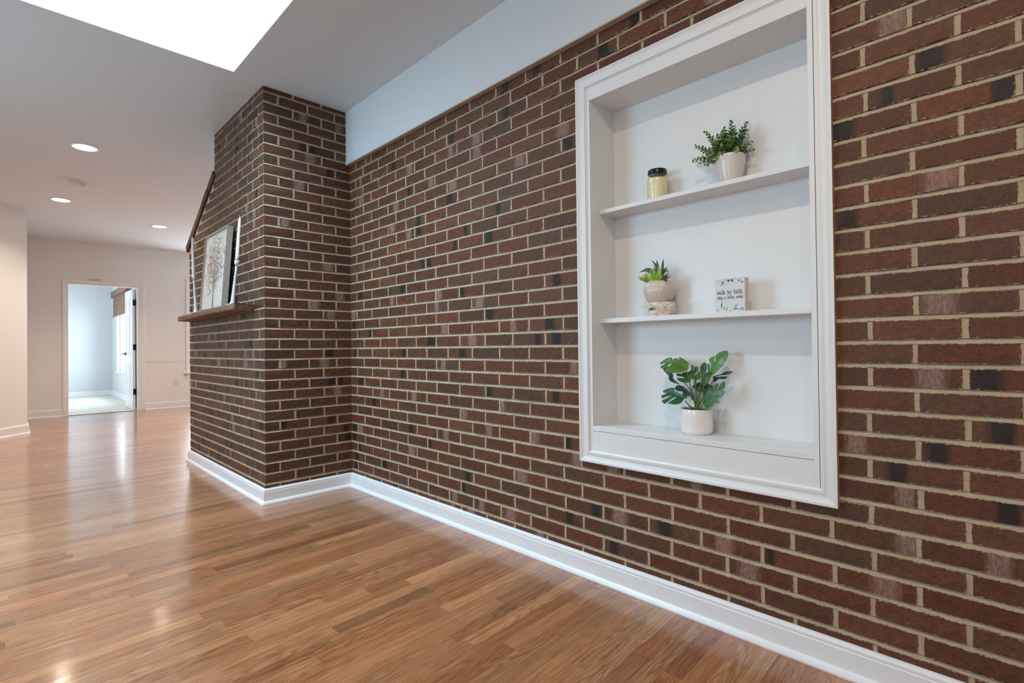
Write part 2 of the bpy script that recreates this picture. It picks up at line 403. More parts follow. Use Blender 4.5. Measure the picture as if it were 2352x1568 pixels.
for k in range(kmin, kmax):
    u_ = -.871+k*PITCH; v_ = -2.45+R.uniform(-.9, 0)
    while v_ < 3.9:
        l = R.choice([.35, .45, .6, .75, .9, 1.1, 1.3])*R.uniform(.85, 1.15)
        cv = v_+l/2; c = du*(u_+PITCH/2)+dv*cv
        e1 = du*u_+dv*(v_+l); e0 = du*u_+dv*v_
        ymax = D-.002 if c.x > -5.46 else 3.8
        if -5.44 < c.x < XC: ymax = CF-.004
        if e0.y < ymax-.02 and c.x > -10.62-PITCH*.5 and c.x < 1.6:
            ll = l if e1.y < ymax else (ymax-e0.y)/math.cos(TH)
            vv = v_
            if e0.y < -2.4: ll -= (-2.4-e0.y); vv += (-2.4-e0.y)
            if ll > .03:
                c = du*(u_+PITCH/2)+dv*(vv+ll/2)
                a = 0
                for q in (.1, .3, .5, .7, .9):
                    cc = du*(u_+PITCH/2)+dv*(vv+ll*q); a += seen_area((cc.x, cc.y, 0), Vector((0, 0, 1)), ll*PITCH/5)
                if c.x < -3.53 and c.y > CF - .02*(c.x+3.53): a *= .05
                boards.append((a, u_, PITCH, vv, ll))
        v_ += l
boards.sort(key=lambda t: -t[0])
for a, *q in boards[:299]:
    mb = MB(); board_mesh(mb, *q); c = du*(q[0]+q[1]/2)+dv*(q[2]+q[3]/2)
    mb.build('plank', M['oak'], floor, origin=(c.x, c.y, -.006), fixn=False)
mb = MB()
for a, *q in boards[299:]: board_mesh(mb, *q)
mb.build('far_planks', M['oak'], floor, kind='stuff', fixn=False)

# ceiling with skylight opening
mb = MB(); holed_slab(mb, 2, CEIL, .10, -10.75, 1.75, -2.5, 4.0, [(SKX0, SKX1, SKY0, SKY1)])
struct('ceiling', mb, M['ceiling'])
# skylight shaft (splayed), frame and pane
mb = MB(); t = .16
lo = [(SKX0, SKY0), (SKX1, SKY0), (SKX1, SKY1), (SKX0, SKY1)]; hi = [(SKX0+t, SKY0+t*.4), (SKX1-t*.2, SKY0+t*.4), (SKX1-t*.2, SKY1-t), (SKX0+t, SKY1-t)]
def shaft(off, z0, z1):
    cx, cy = (SKX0+SKX1)/2, (SKY0+SKY1)/2
    f = lambda p: (p[0]+off*(1 if p[0] > cx else -1), p[1]+off*(1 if p[1] > cy else -1))
    return mb.verts([(*f(p), z0) for p in lo]), mb.verts([(*f(p), z1) for p in hi])
a0, a1 = shaft(0, CEIL+.0, 3.40); b0, b1 = shaft(.03, CEIL+.101, 3.40)
for k in range(4):
    j = (k+1) % 4; mb.face([a0[k], a0[j], a1[j], a1[k]]); mb.face([b0[j], b0[k], b1[k], b1[j]]); mb.face([a1[k], a1[j], b1[j], b1[k]])
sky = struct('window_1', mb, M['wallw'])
sky['label'] = 'skylight with white splayed shaft'
mb = MB()
X0, Y0, X1, Y1 = hi[0][0], hi[0][1], hi[2][0], hi[2][1]
for a_, b_ in (((X0-.03, Y0-.03, 3.40), (X1+.03, Y0+.03, 3.45)), ((X0-.03, Y1-.03, 3.40), (X1+.03, Y1+.03, 3.45)), ((X0-.03, Y0+.03, 3.40), (X0+.03, Y1-.03, 3.45)), ((X1-.03, Y0+.03, 3.40), (X1+.03, Y1-.03, 3.45))): mb.box(a_, b_)
mb.build('window_frame', M['trim'], sky)
mb = MB(); mb.box((X0+.03, Y0+.03, 3.425), (X1-.03, Y1-.03, 3.431)); mb.build('pane', M['glass'], sky)

# far wall with doorway and window
DY0, DY1, DZ = .717, 1.631, 2.082
FX = -10.62
mb = MB(); holed_slab(mb, 0, FX, -.12, .0, 4.0, 0, CEIL, [(DY0, DY1, 0, DZ), (2.40, 3.60, .62, 2.20)])
struct('wall_far', mb, M['wall'])
mb = MB(); mb.box((FX, 3.80, 0), (-5.38, 3.92, CEIL)); struct('wall_nook', mb, M['wall'])
mb = MB(); mb.box((-5.42, 1.96, 0), (-5.30, 3.80, CEIL)); struct('wall_return', mb, M['wall'])
# angled wall on the left
mb = MB(); mb.prism([(-8.755, .215), (-6.13, -2.41), (-10.62, -2.41), (-10.62, .215)], 0, CEIL); struct('wall_left', mb, M['wall'])
# wall behind the camera with two windows added for the fill lights, and the end wall
mb = MB(); holed_slab(mb, 1, -2.40, -.12, -6.2, 1.75, 0, CEIL, [(-4.55, -2.65, .75, 2.25), (-1.25, .65, .75, 2.25)])
struct('wall_back', mb, M['wall'])
mb = MB(); mb.box((1.60, -2.4, 0), (1.75, 1.82, CEIL)); struct('wall_end', mb, M['wall'])
for n, (x0, x1) in enumerate(((-4.55, -2.65), (-1.25, .65))):
    mb = MB()
    for (u_, v_, u2, v2) in ((x0, .75, x0+.05, 2.25), (x1-.05, .75, x1, 2.25), (x0+.05, .75, x1-.05, .80), (x0+.05, 2.20, x1-.05, 2.25), (x0+.05, 1.48, x1-.05, 1.53)):
        mb.box((u_, -2.50, v_), (u2, -2.44, v2))
    o = struct('window_%d' % (n+4), mb, M['trim'])  # unseen frame added around the opening of a fill light
    mb = MB(); mb.box((x0+.05, -2.475, .80), (x1-.05, -2.47, 1.48)); mb.build('pane', M['glass'], o)
    mb = MB(); mb.box((x0+.05, -2.475, 1.53), (x1-.05, -2.47, 2.20)); mb.build('pane', M['glass'], o)
# bedroom beyond the doorway
mb = MB(); mb.box((-15.3, -.35, -.12), (-10.745, 1.95, .004)); mb.cur = (1, 1, 1)
struct('floor_bedroom', mb, M['carpet'])
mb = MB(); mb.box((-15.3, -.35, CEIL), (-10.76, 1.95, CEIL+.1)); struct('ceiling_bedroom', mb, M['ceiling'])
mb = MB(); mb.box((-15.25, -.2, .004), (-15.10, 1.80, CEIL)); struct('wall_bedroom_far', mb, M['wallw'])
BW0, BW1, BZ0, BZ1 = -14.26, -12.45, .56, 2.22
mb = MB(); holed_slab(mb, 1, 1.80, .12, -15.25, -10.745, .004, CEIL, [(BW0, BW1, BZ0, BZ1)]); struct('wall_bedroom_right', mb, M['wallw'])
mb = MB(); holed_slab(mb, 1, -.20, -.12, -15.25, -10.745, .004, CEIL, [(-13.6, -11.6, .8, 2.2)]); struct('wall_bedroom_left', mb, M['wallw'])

# upper painted wall above the brick, with its ledge bead
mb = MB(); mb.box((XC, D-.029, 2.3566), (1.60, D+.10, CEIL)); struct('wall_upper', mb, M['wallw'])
mb = MB(); mb.box((XC, D-.032, 2.3500), (1.60, D-.004, 2.3566)); struct('trim_1', mb, M['bead'])

# ------------------------------------------------------------------ brickwork
BJ, HJ = .0065, .0060
Z0, CH = 1.0098, .0680        # bed-joint centre and course height
DK = [(-1.1,2.33),(-1.65,2.34),(-1.87,2.34),(-1.87,2.2),(-2.32,2.21),(-2.93,2.2),(-2.75,2.0),(-2.34,1.86),(-2.65,1.81),(-2.01,1.6),(-2.65,1.73),(-1.47,1.93),(-1.54,1.32),(-2.55,1.53),(-2.84,1.39),(-2.01,1.18),(-1.59,1.11),(-1.55,1.05),(-2.53,1.05),(-2.24,.98),(-2.84,.84),(-2.04,.77),(-1.56,.77),(-2.75,.5),(-3.38,.76),(-2.2,.3),(-3.07,.24),(-1.48,.23),(-1.34,.3),(-1.01,.3),(-1.25,.17),(-.39,1.39),(-.4,1.66),(-.19,.71),(-.14,.70),(-.05,.57),(-.09,.91),(-.06,.78),(-.28,.64),(-.04,1.66),(-.19,1.78),(-1.49,.58),(-3.45,.19),(-3.49,.34),(-3.48,.46),(-3.2,.63)]
PL = [(-.27,1.92),(-.17,1.45),(-.18,1.12),(-.2,.9),(-.38,.71),(-.26,.58),(-.25,.44),(-.07,.44),(-.7,.24),(-2.23,.65),(-1.7,.58),(-2.75,.37),(-2.32,.16),(-2.09,.17),(-1.5,2.41),(-.79,2.24),(-1.93,.71),(-1.43,.53),(-2.18,.13),(-2.9,1.95),(-2.1,2.1),(-2.45,1.3)]
RD = [(1.48,2.42),(1.55,2.42),(1.66,.98),(1.33,.51),(1.67,.51),(1.78,.44),(1.67,.78)]
RP = [(1.36,2.62),(1.48,2.61),(1.27,2.48),(1.53,2.34),(1.45,2.15),(1.32,1.94),(1.35,1.87),(1.35,1.66),(1.65,1.59),(1.55,1.32),(1.67,1.24),(1.74,1.36),(1.30,1.12),(1.62,.92),(1.72,.72),(1.33,.90)]
FD = [(-4.3,.92),(-4.11,.78),(-3.89,.78),(-3.67,.86),(-4.8,.72),(-4.64,.71),(-3.79,1.05),(-3.6,.5),(-3.8,.45),(-4.05,2.51),(-3.56,2.41),(-3.56,2.14),(-3.66,2.08),(-4.47,2.36),(-5.14,1.23),(-3.94,1.27),(-4.34,1.25),(-4.5,1.19),(-4.5,1.05),(-4.55,.15),(-4.15,.12),(-5.0,.2),(-4.9,.95)]
FP = [(-3.98,2.68),(-4.01,2.55),(-3.91,2.46),(-4.14,2.48),(-3.65,2.56),(-3.71,1.89),(-4.35,1.03),(-4.81,1.13),(-3.9,.94),(-3.75,.99),(-4.4,.62),(-4.2,.5)]
BR_C = [(.138, .049, .024), (.152, .048, .023), (.126, .047, .024), (.156, .057, .029), (.130, .054, .027), (.142, .046, .023), (.114, .052, .030)]
CH_C = [(.110, .046, .029), (.122, .045, .027), (.096, .044, .029), (.128, .055, .036), (.090, .042, .028)]
def band_for(u0b, L_, v0b, v1b, dks, pls, flip=False, pd=.055, pp=.07):
    for lst, ty in ((dks, .1), (pls, .9)):
        for (x, z) in lst:
            if v0b-.012 <= z <= v1b+.012 and u0b-.01 <= x <= u0b+L_+.01:
                p = min(max(x-u0b, .012), L_-.012)
                return ((L_-p) if flip else p, R.uniform(.022, .038), ty)
    r = R.random()
    if r < pd: return (R.choice([.02, L_-.02, R.uniform(.03, max(.04, L_-.03))]), R.uniform(.015, .03), .1)
    if r < pd+pp: return (R.uniform(.03, max(.04, L_-.03)), R.uniform(.018, .04), .9)
    return (0, 0, .5)
def brick(mb, put, L_, h, col, band, depth=.03, top=None, proud=None, sidedepth_uv=True):
    """one brick in local (a along, b up, n out) coordinates; rough outline, soft arris"""
    mb.cur = col; mb.curb = band; mb.al = (h, L_)
    pr = R.uniform(0, .0022) if proud is None else proud
    n = max(2, round(L_/.042)); j = .0011; ol = []
    for i in range(n+1): ol.append((L_*i/n, R.uniform(-j, j)*.8))
    ol.append((L_+R.uniform(-j, j), h*.5))
    for i in range(n+1): ol.append((L_*(n-i)/n, h+R.uniform(-j, j)*.8))
    ol.append((R.uniform(-j, j), h*.5))
    ol[0] = (ol[0][0]+R.uniform(0, .002), ol[0][1]+R.uniform(0, .0015)); ol[n] = (L_-R.uniform(0, .002), ol[n][1]+R.uniform(0, .0015))
    ol[n+2] = (L_-R.uniform(0, .002), h-R.uniform(0, .0015)); ol[2*n+2] = (R.uniform(0, .002), h-R.uniform(0, .0015))
    c = .0012
    back = mb.verts([put(a, b_, -depth) for a, b_ in ol])
    front = mb.verts([put(a+(c if a < L_*.5 else -c)*(1 if (a < .004 or a > L_-.004) else 0), b_+(c if b_ < h*.5 else -c), pr) for a, b_ in ol])
    mid = mb.verts([put(a, b_, pr-c) for a, b_ in ol])
    K = len(ol)
    for k in range(K):
        q = (k+1) % K
        (a1, b1_), (a2, b2) = ol[k], ol[q]
        if max(a1, a2) < .005: uvs = [(-depth, b1_), (-depth, b2), (0, b2), (0, b1_)]
        elif min(a1, a2) > L_-.005: uvs = [(L_+depth, b1_), (L_+depth, b2), (L_, b2), (L_, b1_)]
        else: uvs = [(a1, b1_), (a2, b2), (a2, b2), (a1, b1_)]
        mb.face([back[k], back[q], mid[q], mid[k]], uvs)
        mb.face([mid[k], mid[q], front[q], front[k]], [(a1, b1_), (a2, b2), (a2, b2), (a1, b1_)])
    mb.face(front, [o_ for o_ in ol])
def bcol(tbl):
    c = R.choice(tbl); k = R.uniform(.74, 1.06); w = R.uniform(.95, 1.06); return (c[0]*k, c[1]*k*w, c[2]*k*w)
def mortar_field(mb, put, ulo, uhi, courses, hole=None, ulim=None, base=-.0022, seg=.028):
    """struck bed joints: flush at the lower edge, set back under the brick above; head joints lie in between"""
    n = max(1, int((uhi-ulo)/seg)); us = [ulo+(uhi-ulo)*i/n for i in range(n+1)]
    if hole: us = sorted(set([u for u in us if not (hole[0]-.01 < u < hole[1]+.01)]+[hole[0], hole[1]]))
    for k, top in courses:
        zj = Z0+k*CH
        rows = []
        for u in us:
            e = R.uniform(-.0012, .0012); e2 = R.uniform(-.0014, .0014)
            pr = [(zj-.0074+e, -.0016), (zj-.0062+e, -.0002+R.uniform(-.0006, .0008)), (zj+.0002+e2, -.0018+R.uniform(-.0004, .0004)), (zj+.0072+e2*.6, -.0080), (zj+.0076, base), (min(zj+CH-.0078, top), base)]
            rows.append(mb.verts([put(u, z, n_) for z, n_ in pr]))
        for i in range(len(us)-1):
            uc = (us[i]+us[i+1])/2
            for m_ in range(5):
                zc = zj if m_ < 4 else zj+CH*.5
                if hole and hole[0] < uc < hole[1] and hole[2] < zc < hole[3]: continue
                if ulim and uc > ulim(zj): continue
                mb.face([rows[i][m_], rows[i+1][m_], rows[i+1][m_+1], rows[i][m_+1]])

# --- main brick wall
NX0, NX1, NZ0, NZ1 = -1.344, -.490, .529, 2.077       # opening of the built-in
CAS = (-1.407, -.4226, .5045, 2.181)                 # outer edge of its casing
HOLE = (-1.385, -.447, .525, 2.16)
mb = MB(); holed_slab(mb, 1, D+.012, .03, XC, 1.60, 0, CEIL, [HOLE]); holed_slab(mb, 1, D+.20, .05, XC, 1.60, 0, CEIL+.0, [])
mb.m = 0
wallr = struct('wall_right', mb, M['mortar'])
wput = lambda u, z, n: (u, D-n, z)
mb = MB(); mortar_field(mb, wput, XC, 1.60, [(k, 9) for k in range(-15, 20)], hole=HOLE); mb.build('mortar_joints', M['mortar'], wallr, kind='stuff', fixn=False)
bl = []
for k in range(-14, 20):
    zb, zt = Z0+k*CH+BJ, Z0+(k+1)*CH-BJ
    if zb > 2.352: continue
    zt = min(zt, 2.362)
    odd = k % 2; h0 = (-.229 if odd else -.341)
    xs = [h0+.2138*j for j in range(-16, 10)]; xs = [x+R.uniform(-.004, .004) for x in xs]
    xs = [XC-.0055]+[x for x in xs if x > XC+.05 and x < 1.55]+[1.60]
    for a, b_ in zip(xs, xs[1:]):
        g = HJ+R.uniform(-.0008, .0012); x0, x1 = a+g, b_-g
        parts_ = [(x0, x1)]
        if zt > HOLE[2] and zb < HOLE[3] and x1 > HOLE[0] and x0 < HOLE[1]:
            if zt > CAS[2]+.004 and zb < CAS[3]-.004 or True:
                parts_ = []
                if zb < HOLE[2] or zt > HOLE[3]: parts_ = [(x0, x1, min(zt, HOLE[2]-.001) if zb < HOLE[2] else zt, max(zb, HOLE[3]+.001) if zt > HOLE[3] else zb)]
                else:
                    if x0 < HOLE[0]-.01: parts_.append((x0, HOLE[0]-.001))
                    if x1 > HOLE[1]+.01: parts_.append((HOLE[1]+.001, x1))
        for q in parts_:
            p0, p1 = q[0], q[1]; t_ = q[2] if len(q) > 2 else zt; b2 = q[3] if len(q) > 2 else zb
            if p1-p0 < .01 or t_-b2 < .006: continue
            area_ = seen_area(((p0+p1)/2, D, (t_+b2)/2), Vector((0, -1, 0)), (p1-p0)*(t_-b2))
            bl.append((area_, p0, p1-p0, b2, t_-b2))
bl.sort(key=lambda t: -t[0])
def put_main(x0, z0_): return lambda a, b_, n: (x0+a, D-n, z0_+b_)
def make_main(mb, q):
    _, x0, L_, zb, h = q
    brick(mb, put_main(x0, zb), L_, h, bcol(BR_C), band_for(x0, L_, zb, zb+h, DK, PL))
for i, q in enumerate(bl[:299]):
    mb = MB(); make_main(mb, q); mb.build('brick', M['brick'], wallr, origin=(q[1], D, q[3]), fixn=False)
mb = MB()
for q in bl[299:]: make_main(mb, q)
mb.build('distant_bricks', M['brick'], wallr, kind='stuff', fixn=False)

# --- chimney
chim = thing('brick_chimney', (-4.48, 1.52, 0), 'dark brown brick chimney breast with a sloped left shoulder and white base', 'chimney')
XL = -5.42
def xleft(z):   # left limit of the brickwork at height z
    if z < 1.935: return XL
    x = -5.466+(z-1.909)/.567
    return min(-4.62, x)
mb = MB()
core = [(XC-.012, 0), (XC-.012, CEIL), (-4.608, CEIL), (-4.608, 2.389), (-5.408, 1.935), (-5.408, 0)]
a = mb.verts([(x, CF+.012, z) for x, z in core]); b_ = mb.verts([(x, 1.95, z) for x, z in core])
mb.face(a); mb.face(b_[::-1])
for k in range(len(core)): j = (k+1) % len(core); mb.face([a[k], a[j], b_[j], b_[k]])
# front mortar sheet following the shoulder, shown between the stepped bricks and the sloping cap
sh = [(-4.602, 2.40), (-4.602, 2.18), (-5.0, 1.92), (-5.41, 1.80), (-5.418, 1.935)]
v_ = mb.verts([(x, CF+.0045, z) for x, z in sh]); mb.face(v_)
mb.build('mortar_core', M['mortar'], chim)
mb = MB()
fput = lambda u, z, n: (XC-u, CF-n, z)
rput = lambda u, z, n: (XC+n, CF+u, z)
crs = [(k, CEIL) for k in range(-15, 26)]
mortar_field(mb, fput, .0, XC-XL, crs, ulim=lambda z: XC-xleft(z+CH)+.0)
mortar_field(mb, rput, .0, PR, crs)
mb.build('mortar_joints', M['mortar'], chim, kind='stuff', fixn=False)
cb = []
for k in range(-14, 26):
    zb, zt = Z0+k*CH+BJ, min(Z0+(k+1)*CH-BJ, CEIL-.001)
    if zt-zb < .01: continue
    odd = k % 2
    cw, cd = (.0850, .1885) if odd else (.1972, .0885)
    zz = (zb+zt)/2
    cb.append((seen_area((XC-cw/2, CF, zz), Vector((0, -1, 0)), cw*(zt-zb))+seen_area((XC, CF+cd/2, zz), Vector((1, 0, 0)), cd*(zt-zb)), 'c', XC-cw, cw, zb, zt-zb, cd))
    h0 = -3.622 if odd else -3.735
    xs = [h0-.2138*j+R.uniform(-.004, .004) for j in range(0, 12)]
    lim = xleft(zt+.008)
    xs = [x for x in xs if x > lim+.03]
    xs = xs+[lim-.004 if lim <= XL+.001 or lim <= -4.619 else lim]
    for a, b2 in zip(xs, xs[1:]):
        x0, x1 = b2+HJ, a-HJ
        if x1-x0 < .02: continue
        cb.append((seen_area(((x0+x1)/2, CF, zz), Vector((0, -1, 0)), (x1-x0)*(zt-zb)), 'f', x0, x1-x0, zb, zt-zb, .03))
    ys = [1.412, 1.614] if odd else [1.312, 1.5135, 1.712]
    ys = [y+R.uniform(-.003, .003) for y in ys]+[D+.004]
    for a, b2 in zip(ys, ys[1:]):
        y0, y1 = a+HJ, b2-HJ
        cb.append((seen_area((XC, (y0+y1)/2, zz), Vector((1, 0, 0)), (y1-y0)*(zt-zb)), 'r', y0, y1-y0, zb, zt-zb, .03))
# capping bricks laid along the shoulder
sl = math.atan2(.4975, .877); dx, dz = math.cos(sl), math.sin(sl)
for i in range(5):
    s0 = -.004+i*.2016+.004
    cb.append((.002, 's', s0, .193, 0, .057, .10))
cb.sort(key=lambda t: -t[0])
def make_ch(mb, q):
    _, ty, p0, L_, zb, h, dep = q
    c = bcol(CH_C)
    if ty == 'c': brick(mb, lambda a, b_, n: (p0+a, CF-n, zb+b_), L_, h, c, band_for(p0, L_, zb, zb+h, FD, FP), depth=dep, proud=.001)
    elif ty == 'f': brick(mb, lambda a, b_, n: (p0+a, CF-n, zb+b_), L_, h, c, band_for(p0, L_, zb, zb+h, FD, FP, pd=.07, pp=.08))
    elif ty == 'r': brick(mb, lambda a, b_, n: (XC+n, p0+a, zb+b_), L_, h, c, band_for(p0, L_, zb, zb+h, RD, RP, pp=.04))
    else:
        ox, oz = -5.466, 1.909
        brick(mb, lambda a, b_, n: (ox+(p0+a)*dx-b_*dz, CF-n, oz+(p0+a)*dz+b_*dx), L_, h, c, (0, 0, .44), depth=.6, proud=.012+R.uniform(0, .003))
for i, q in enumerate(cb[:299]):
    mb = MB(); make_ch(mb, q)
    org = (XC, q[2], q[4]) if q[1] == 'r' else ((q[2], CF, q[4]) if q[1] != 's' else (-5.466+q[2]*dx, CF, 1.909+q[2]*dz))
    mb.build('brick', M['brick'], chim, origin=org, fixn=False)
mb = MB()
for q in cb[299:]: make_ch(mb, q)
mb.build('distant_bricks', M['brick'], chim, kind='stuff', fixn=False)

# ------------------------------------------------------------------ baseboards
def base_prof(h=.0996, t_=.016):
    body = [(0, .0), (t_, .0), (t_, h-.0216), (t_-.004, h-.0196), (t_-.002, h-.0160), (t_-.002, h-.0096), (t_-.007, h-.0026), (t_-.012, h), (0, h)]
    shoe = [(t_, 0), (t_+.014, 0), (t_+.014, .006), (t_+.010, .015), (t_+.003, .0205), (t_, .021)]
    return body, shoe
def baseboard(name, path, left=True, h=.0996, t_=.016, caps=True):
    b_, s_ = base_prof(h, t_); mb = MB(); sweep(mb, path, b_, left); o = struct(name, mb, M['trim'])
    mb = MB(); sweep(mb, path, s_, left); mb.build('shoe_molding', M['trim'], o); return o
baseboard('baseboard_right', [(1.60, D), (XC, D)], left=True)
o = baseboard('baseboard_chimney', [(XC, D-.016), (XC, CF), (XL-.02, CF), (XL-.02, 1.95)], left=True)
baseboard('baseboard_far', [(FX, DY0-.057), (FX, .215)], left=True, h=.115)
baseboard('baseboard_far_right', [(FX, 3.78), (FX, DY1+.087)], left=True, h=.115)
baseboard('baseboard_left', [(-10.60, .215), (-8.755, .215), (-6.15, -2.39)], left=True, h=.115)
baseboard('baseboard_bedroom', [(-10.80, 1.80), (-15.10, 1.80), (-15.10, -.18)], left=True, h=.10)

# ------------------------------------------------------------------ doorway on the far wall
cp = [(0, 0), (0, .012), (.008, .019), (.020, .017), (.032, .015), (.048, .010), (.055, .008), (.057, 0)]
def cput(y, z, n): return (FX+n, y, z)
tr2 = bpy.data.objects.new('trim_2', None); COL.objects.link(tr2); tr2['kind'] = 'structure'; PO['trim_2'] = Vector((0, 0, 0))
casing_sides((DY0-.057, DY1+.085, -.2, DZ+.067), cp, cput, ['casing_foot', 'casing_side', 'casing_head', 'casing_side'], tr2, M['trim'], sides=(1, 2, 3))
for o in list(tr2.children):      # trim the side casings at the floor
    for v in o.data.vertices:
        if v.co.z < .001: v.co.z = .001
mb = MB()
mb.box((FX-.13, DY0-.0005, .0), (FX+.002, DY0+.012, DZ)); mb.box((FX-.13, DY1-.012, .0), (FX+.002, DY1+.0285, DZ)); mb.box((FX-.13, DY0+.012, DZ-.012), (FX+.002, DY1-.012, DZ+.01))
mb.build('door_jamb', M['trim'], tr2)
mb = MB(); mb.box((FX-.12, DY0+.012, .004), (FX-.02, DY1-.012, .010)); mb.build('threshold', M['oak'], tr2)
# open six-panel door
DX0, DX1, DYa, DYb = -11.52, -10.765, 1.572, 1.606
mb = MB(); dput = lambda x, z, n: (x, DYa+.006-n, z)
fields = []
st, mid_ = .10, .09; xs = [DX0, DX0+st, (DX0+DX1)/2-mid_/2, (DX0+DX1)/2+mid_/2, DX1-st, DX1]
zs = [.012, .23, .78, .93, 1.62, 1.72, 1.92, 2.06]
for i in range(5):
    for j in range(7):
        pan = i in (1, 3) and j in (1, 3, 5)
        if pan: fields.append((xs[i], xs[i+1], zs[j], zs[j+1]))
        else: mb.box((xs[i], DYa, zs[j]), (xs[i+1], DYb, zs[j+1]))
door = struct('door_1', mb, M['trim'])
for (a, b2, c, d_) in fields:
    mb = MB(); mb.box((a, DYa+.006, c), (b2, DYb-.006, d_))
    r = [(0, .0055), (.012, .0055), (.035, .001)]
    o4 = [[(a+i, c+i), (b2-i, c+i), (b2-i, d_-i), (a+i, d_-i)] for i, _ in r]
    vs = [mb.verts([(x, DYa+n, z) for x, z in ring]) for ring, (_, n) in zip(o4, r)]
    for q, p in zip(vs, vs[1:]):
        for k in range(4): mb.face([q[k], q[(k+1) % 4], p[(k+1) % 4], p[k]])
    mb.face(vs[-1]); mb.build('door_panel', M['trim'], door)
for z in (1.83, 1.07, .31):
    mb = MB(); mb.box((-10.764, DYb-.030, z-.05), (-10.757, DYb+.016, z+.05)); mb.tube([(-10.752, DYb+.010, z-.052), (-10.752, DYb+.010, z+.052)], .007, 8); mb.build('hinge', M['black'], door)
mb = MB(); mb.tube([(DX0+.06, DYa, .955), (DX0+.06, DYa-.012, .955)], .027, 16); mb.tube([(DX0+.06, DYa-.010, .955), (DX0+.06, DYa-.05, .955), (DX0+.04, DYa-.056, .956), (DX0-.045, DYa-.056, .958)], [.009, .009, .009, .007], 8)
mb.build('door_handle', M['black'], door)
# backing and light seam behind the open door: jamb stop
mb = MB(); mb.box((-10.99, 1.64, .004), (-10.745, 1.80, CEIL)); struct('wall_bedroom_return', mb, M['wallw'])

# window_2: bedroom window with sill
mb = MB()
for (x0, x1, z0_, z1) in ((BW0, BW0+.05, BZ0, BZ1), (BW1-.05, BW1, BZ0, BZ1), (BW0+.05, BW1-.05, BZ0, BZ0+.05), (BW0+.05, BW1-.05, BZ1-.05, BZ1), (BW0+.05, BW1-.05, 1.38, 1.42), ((BW0+BW1)/2-.02, (BW0+BW1)/2+.02, BZ0+.05, 1.38)): mb.box((x0, 1.86, z0_), (x1, 1.90, z1))
w2 = struct('window_2', mb, M['trim'])
mb = MB(); mb.box((BW0+.05, 1.875, BZ0+.05), (BW1-.05, 1.88, BZ1-.05)); mb.build('pane', M['glass'], w2)
mb = MB(); mb.box((BW0-.04, 1.765, BZ0-.025), (BW1+.04, 1.86, BZ0-.001)); mb.build('window_sill', M['trim'], w2)
# woven roman shade
m, nt, b = mat('woven_reed'); tc = N(nt, 'ShaderNodeTexCoord').outputs['Object']
n1 = noise(nt, mapping(nt, tc, (2, 2, 60)), 1, 3); L(nt, mixc(nt, mapr(nt, n1.outputs[0], .35, .65, 0, 1), (.15, .085, .055), (.26, .155, .11)), b.inputs['Base Color']); b.inputs['Roughness'].default_value = .8
M['reed'] = m
sh_ = thing('roman_shade', (-13.35, 1.76, 1.75), 'brown woven roman shade hanging over the bedroom window beyond the doorway', 'shade')
mb = MB(); mb.box((-14.34, 1.70, 2.18), (-12.40, 1.795, 2.31)); mb.build('valance', M['reed'], sh_)
mb = MB()
for k in range(14): mb.box((-14.27, 1.735-.003*(k % 2), 1.772+k*.0292), (-12.45, 1.748, 1.772+k*.0292+.0285))
mb.build('woven_panel', M['reed'], sh_)
mb = MB(); mb.box((-14.33, 1.725, 1.752), (-12.42, 1.758, 1.772)); mb.build('bottom_rail', M['reed'], sh_)

# window_3: far wall window beside the chimney
mb = MB()
for (y0, y1, z0_, z1) in ((2.40, 2.45, .62, 2.20), (3.55, 3.60, .62, 2.20), (2.45, 3.55, .62, .67), (2.45, 3.55, 2.15, 2.20), (2.45, 3.55, 1.39, 1.43)): mb.box((FX-.09, y0, z0_), (FX-.05, y1, z1))
w3 = struct('window_3', mb, M['trim'])
casing_sides((2.325, 3.675, .545, 2.275), [(0, 0), (0, .016), (.01, .02), (.06, .014), (.074, .01), (.075, 0)], cput, ['casing_foot', 'casing_side', 'casing_head', 'casing_side'], w3, M['trim'], sides=(1, 2, 3))
mb = MB(); mb.box((FX, 2.285, .592), (FX+.05, 3.715, .615)); mb.build('window_sill', M['trim'], w3)
mb = MB(); mb.box((FX, 2.325, .52), (FX+.016, 3.675, .592)); mb.build('window_apron', M['trim'], w3)
mb = MB(); mb.box((FX-.075, 2.45, .67), (FX-.07, 3.55, 2.15)); mb.build('pane', M['glass'], w3)
# flat board patch between door casing and window, outlets, rod
mb = MB(); mb.box((FX, DY1+.088, .812), (FX+.006, 2.324, .968)); struct('trim_3', mb, M['wall'])
def outlet(name, x, y, z, label, fx):
    t_ = thing(name, (x, y, z), label, 'outlet')
    mb = MB(); mb.bbox((min(x, x+fx*.006), y-.037, z-.058), (max(x, x+fx*.006), y+.037, z+.058), .002); mb.build('cover_plate', M['plastic'], t_)
    for s_ in (-.022, .022):
        mb = MB(); xx = x+fx*.006; mb.box((min(xx, xx+fx*.002), y-.016, z+s_-.014), (max(xx, xx+fx*.002), y+.016, z+s_+.014)); mb.build('socket', M['plastic'], t_)
        for q in (-.007, .007):
            pass
outlet('power_outlet', FX, 2.17, .46, 'ivory power outlet low on the far wall right of the doorway', 1)
outlet('power_outlet', -15.10, .98, .46, 'pale power outlet on the bedroom wall seen through the doorway', 1)
mb = MB(); mb.tube([(FX+.012, .995, 2.156), (FX+.012, 1.125, 2.156), (FX+.012, 1.128, 2.180)], .0035, 8)
tag(mb.build('metal_rod', simple('dull_metal', (.25, .2, .18), .4, metal=.7)), 'thin bent metal rod lying on top of the doorway casing', 'rod')

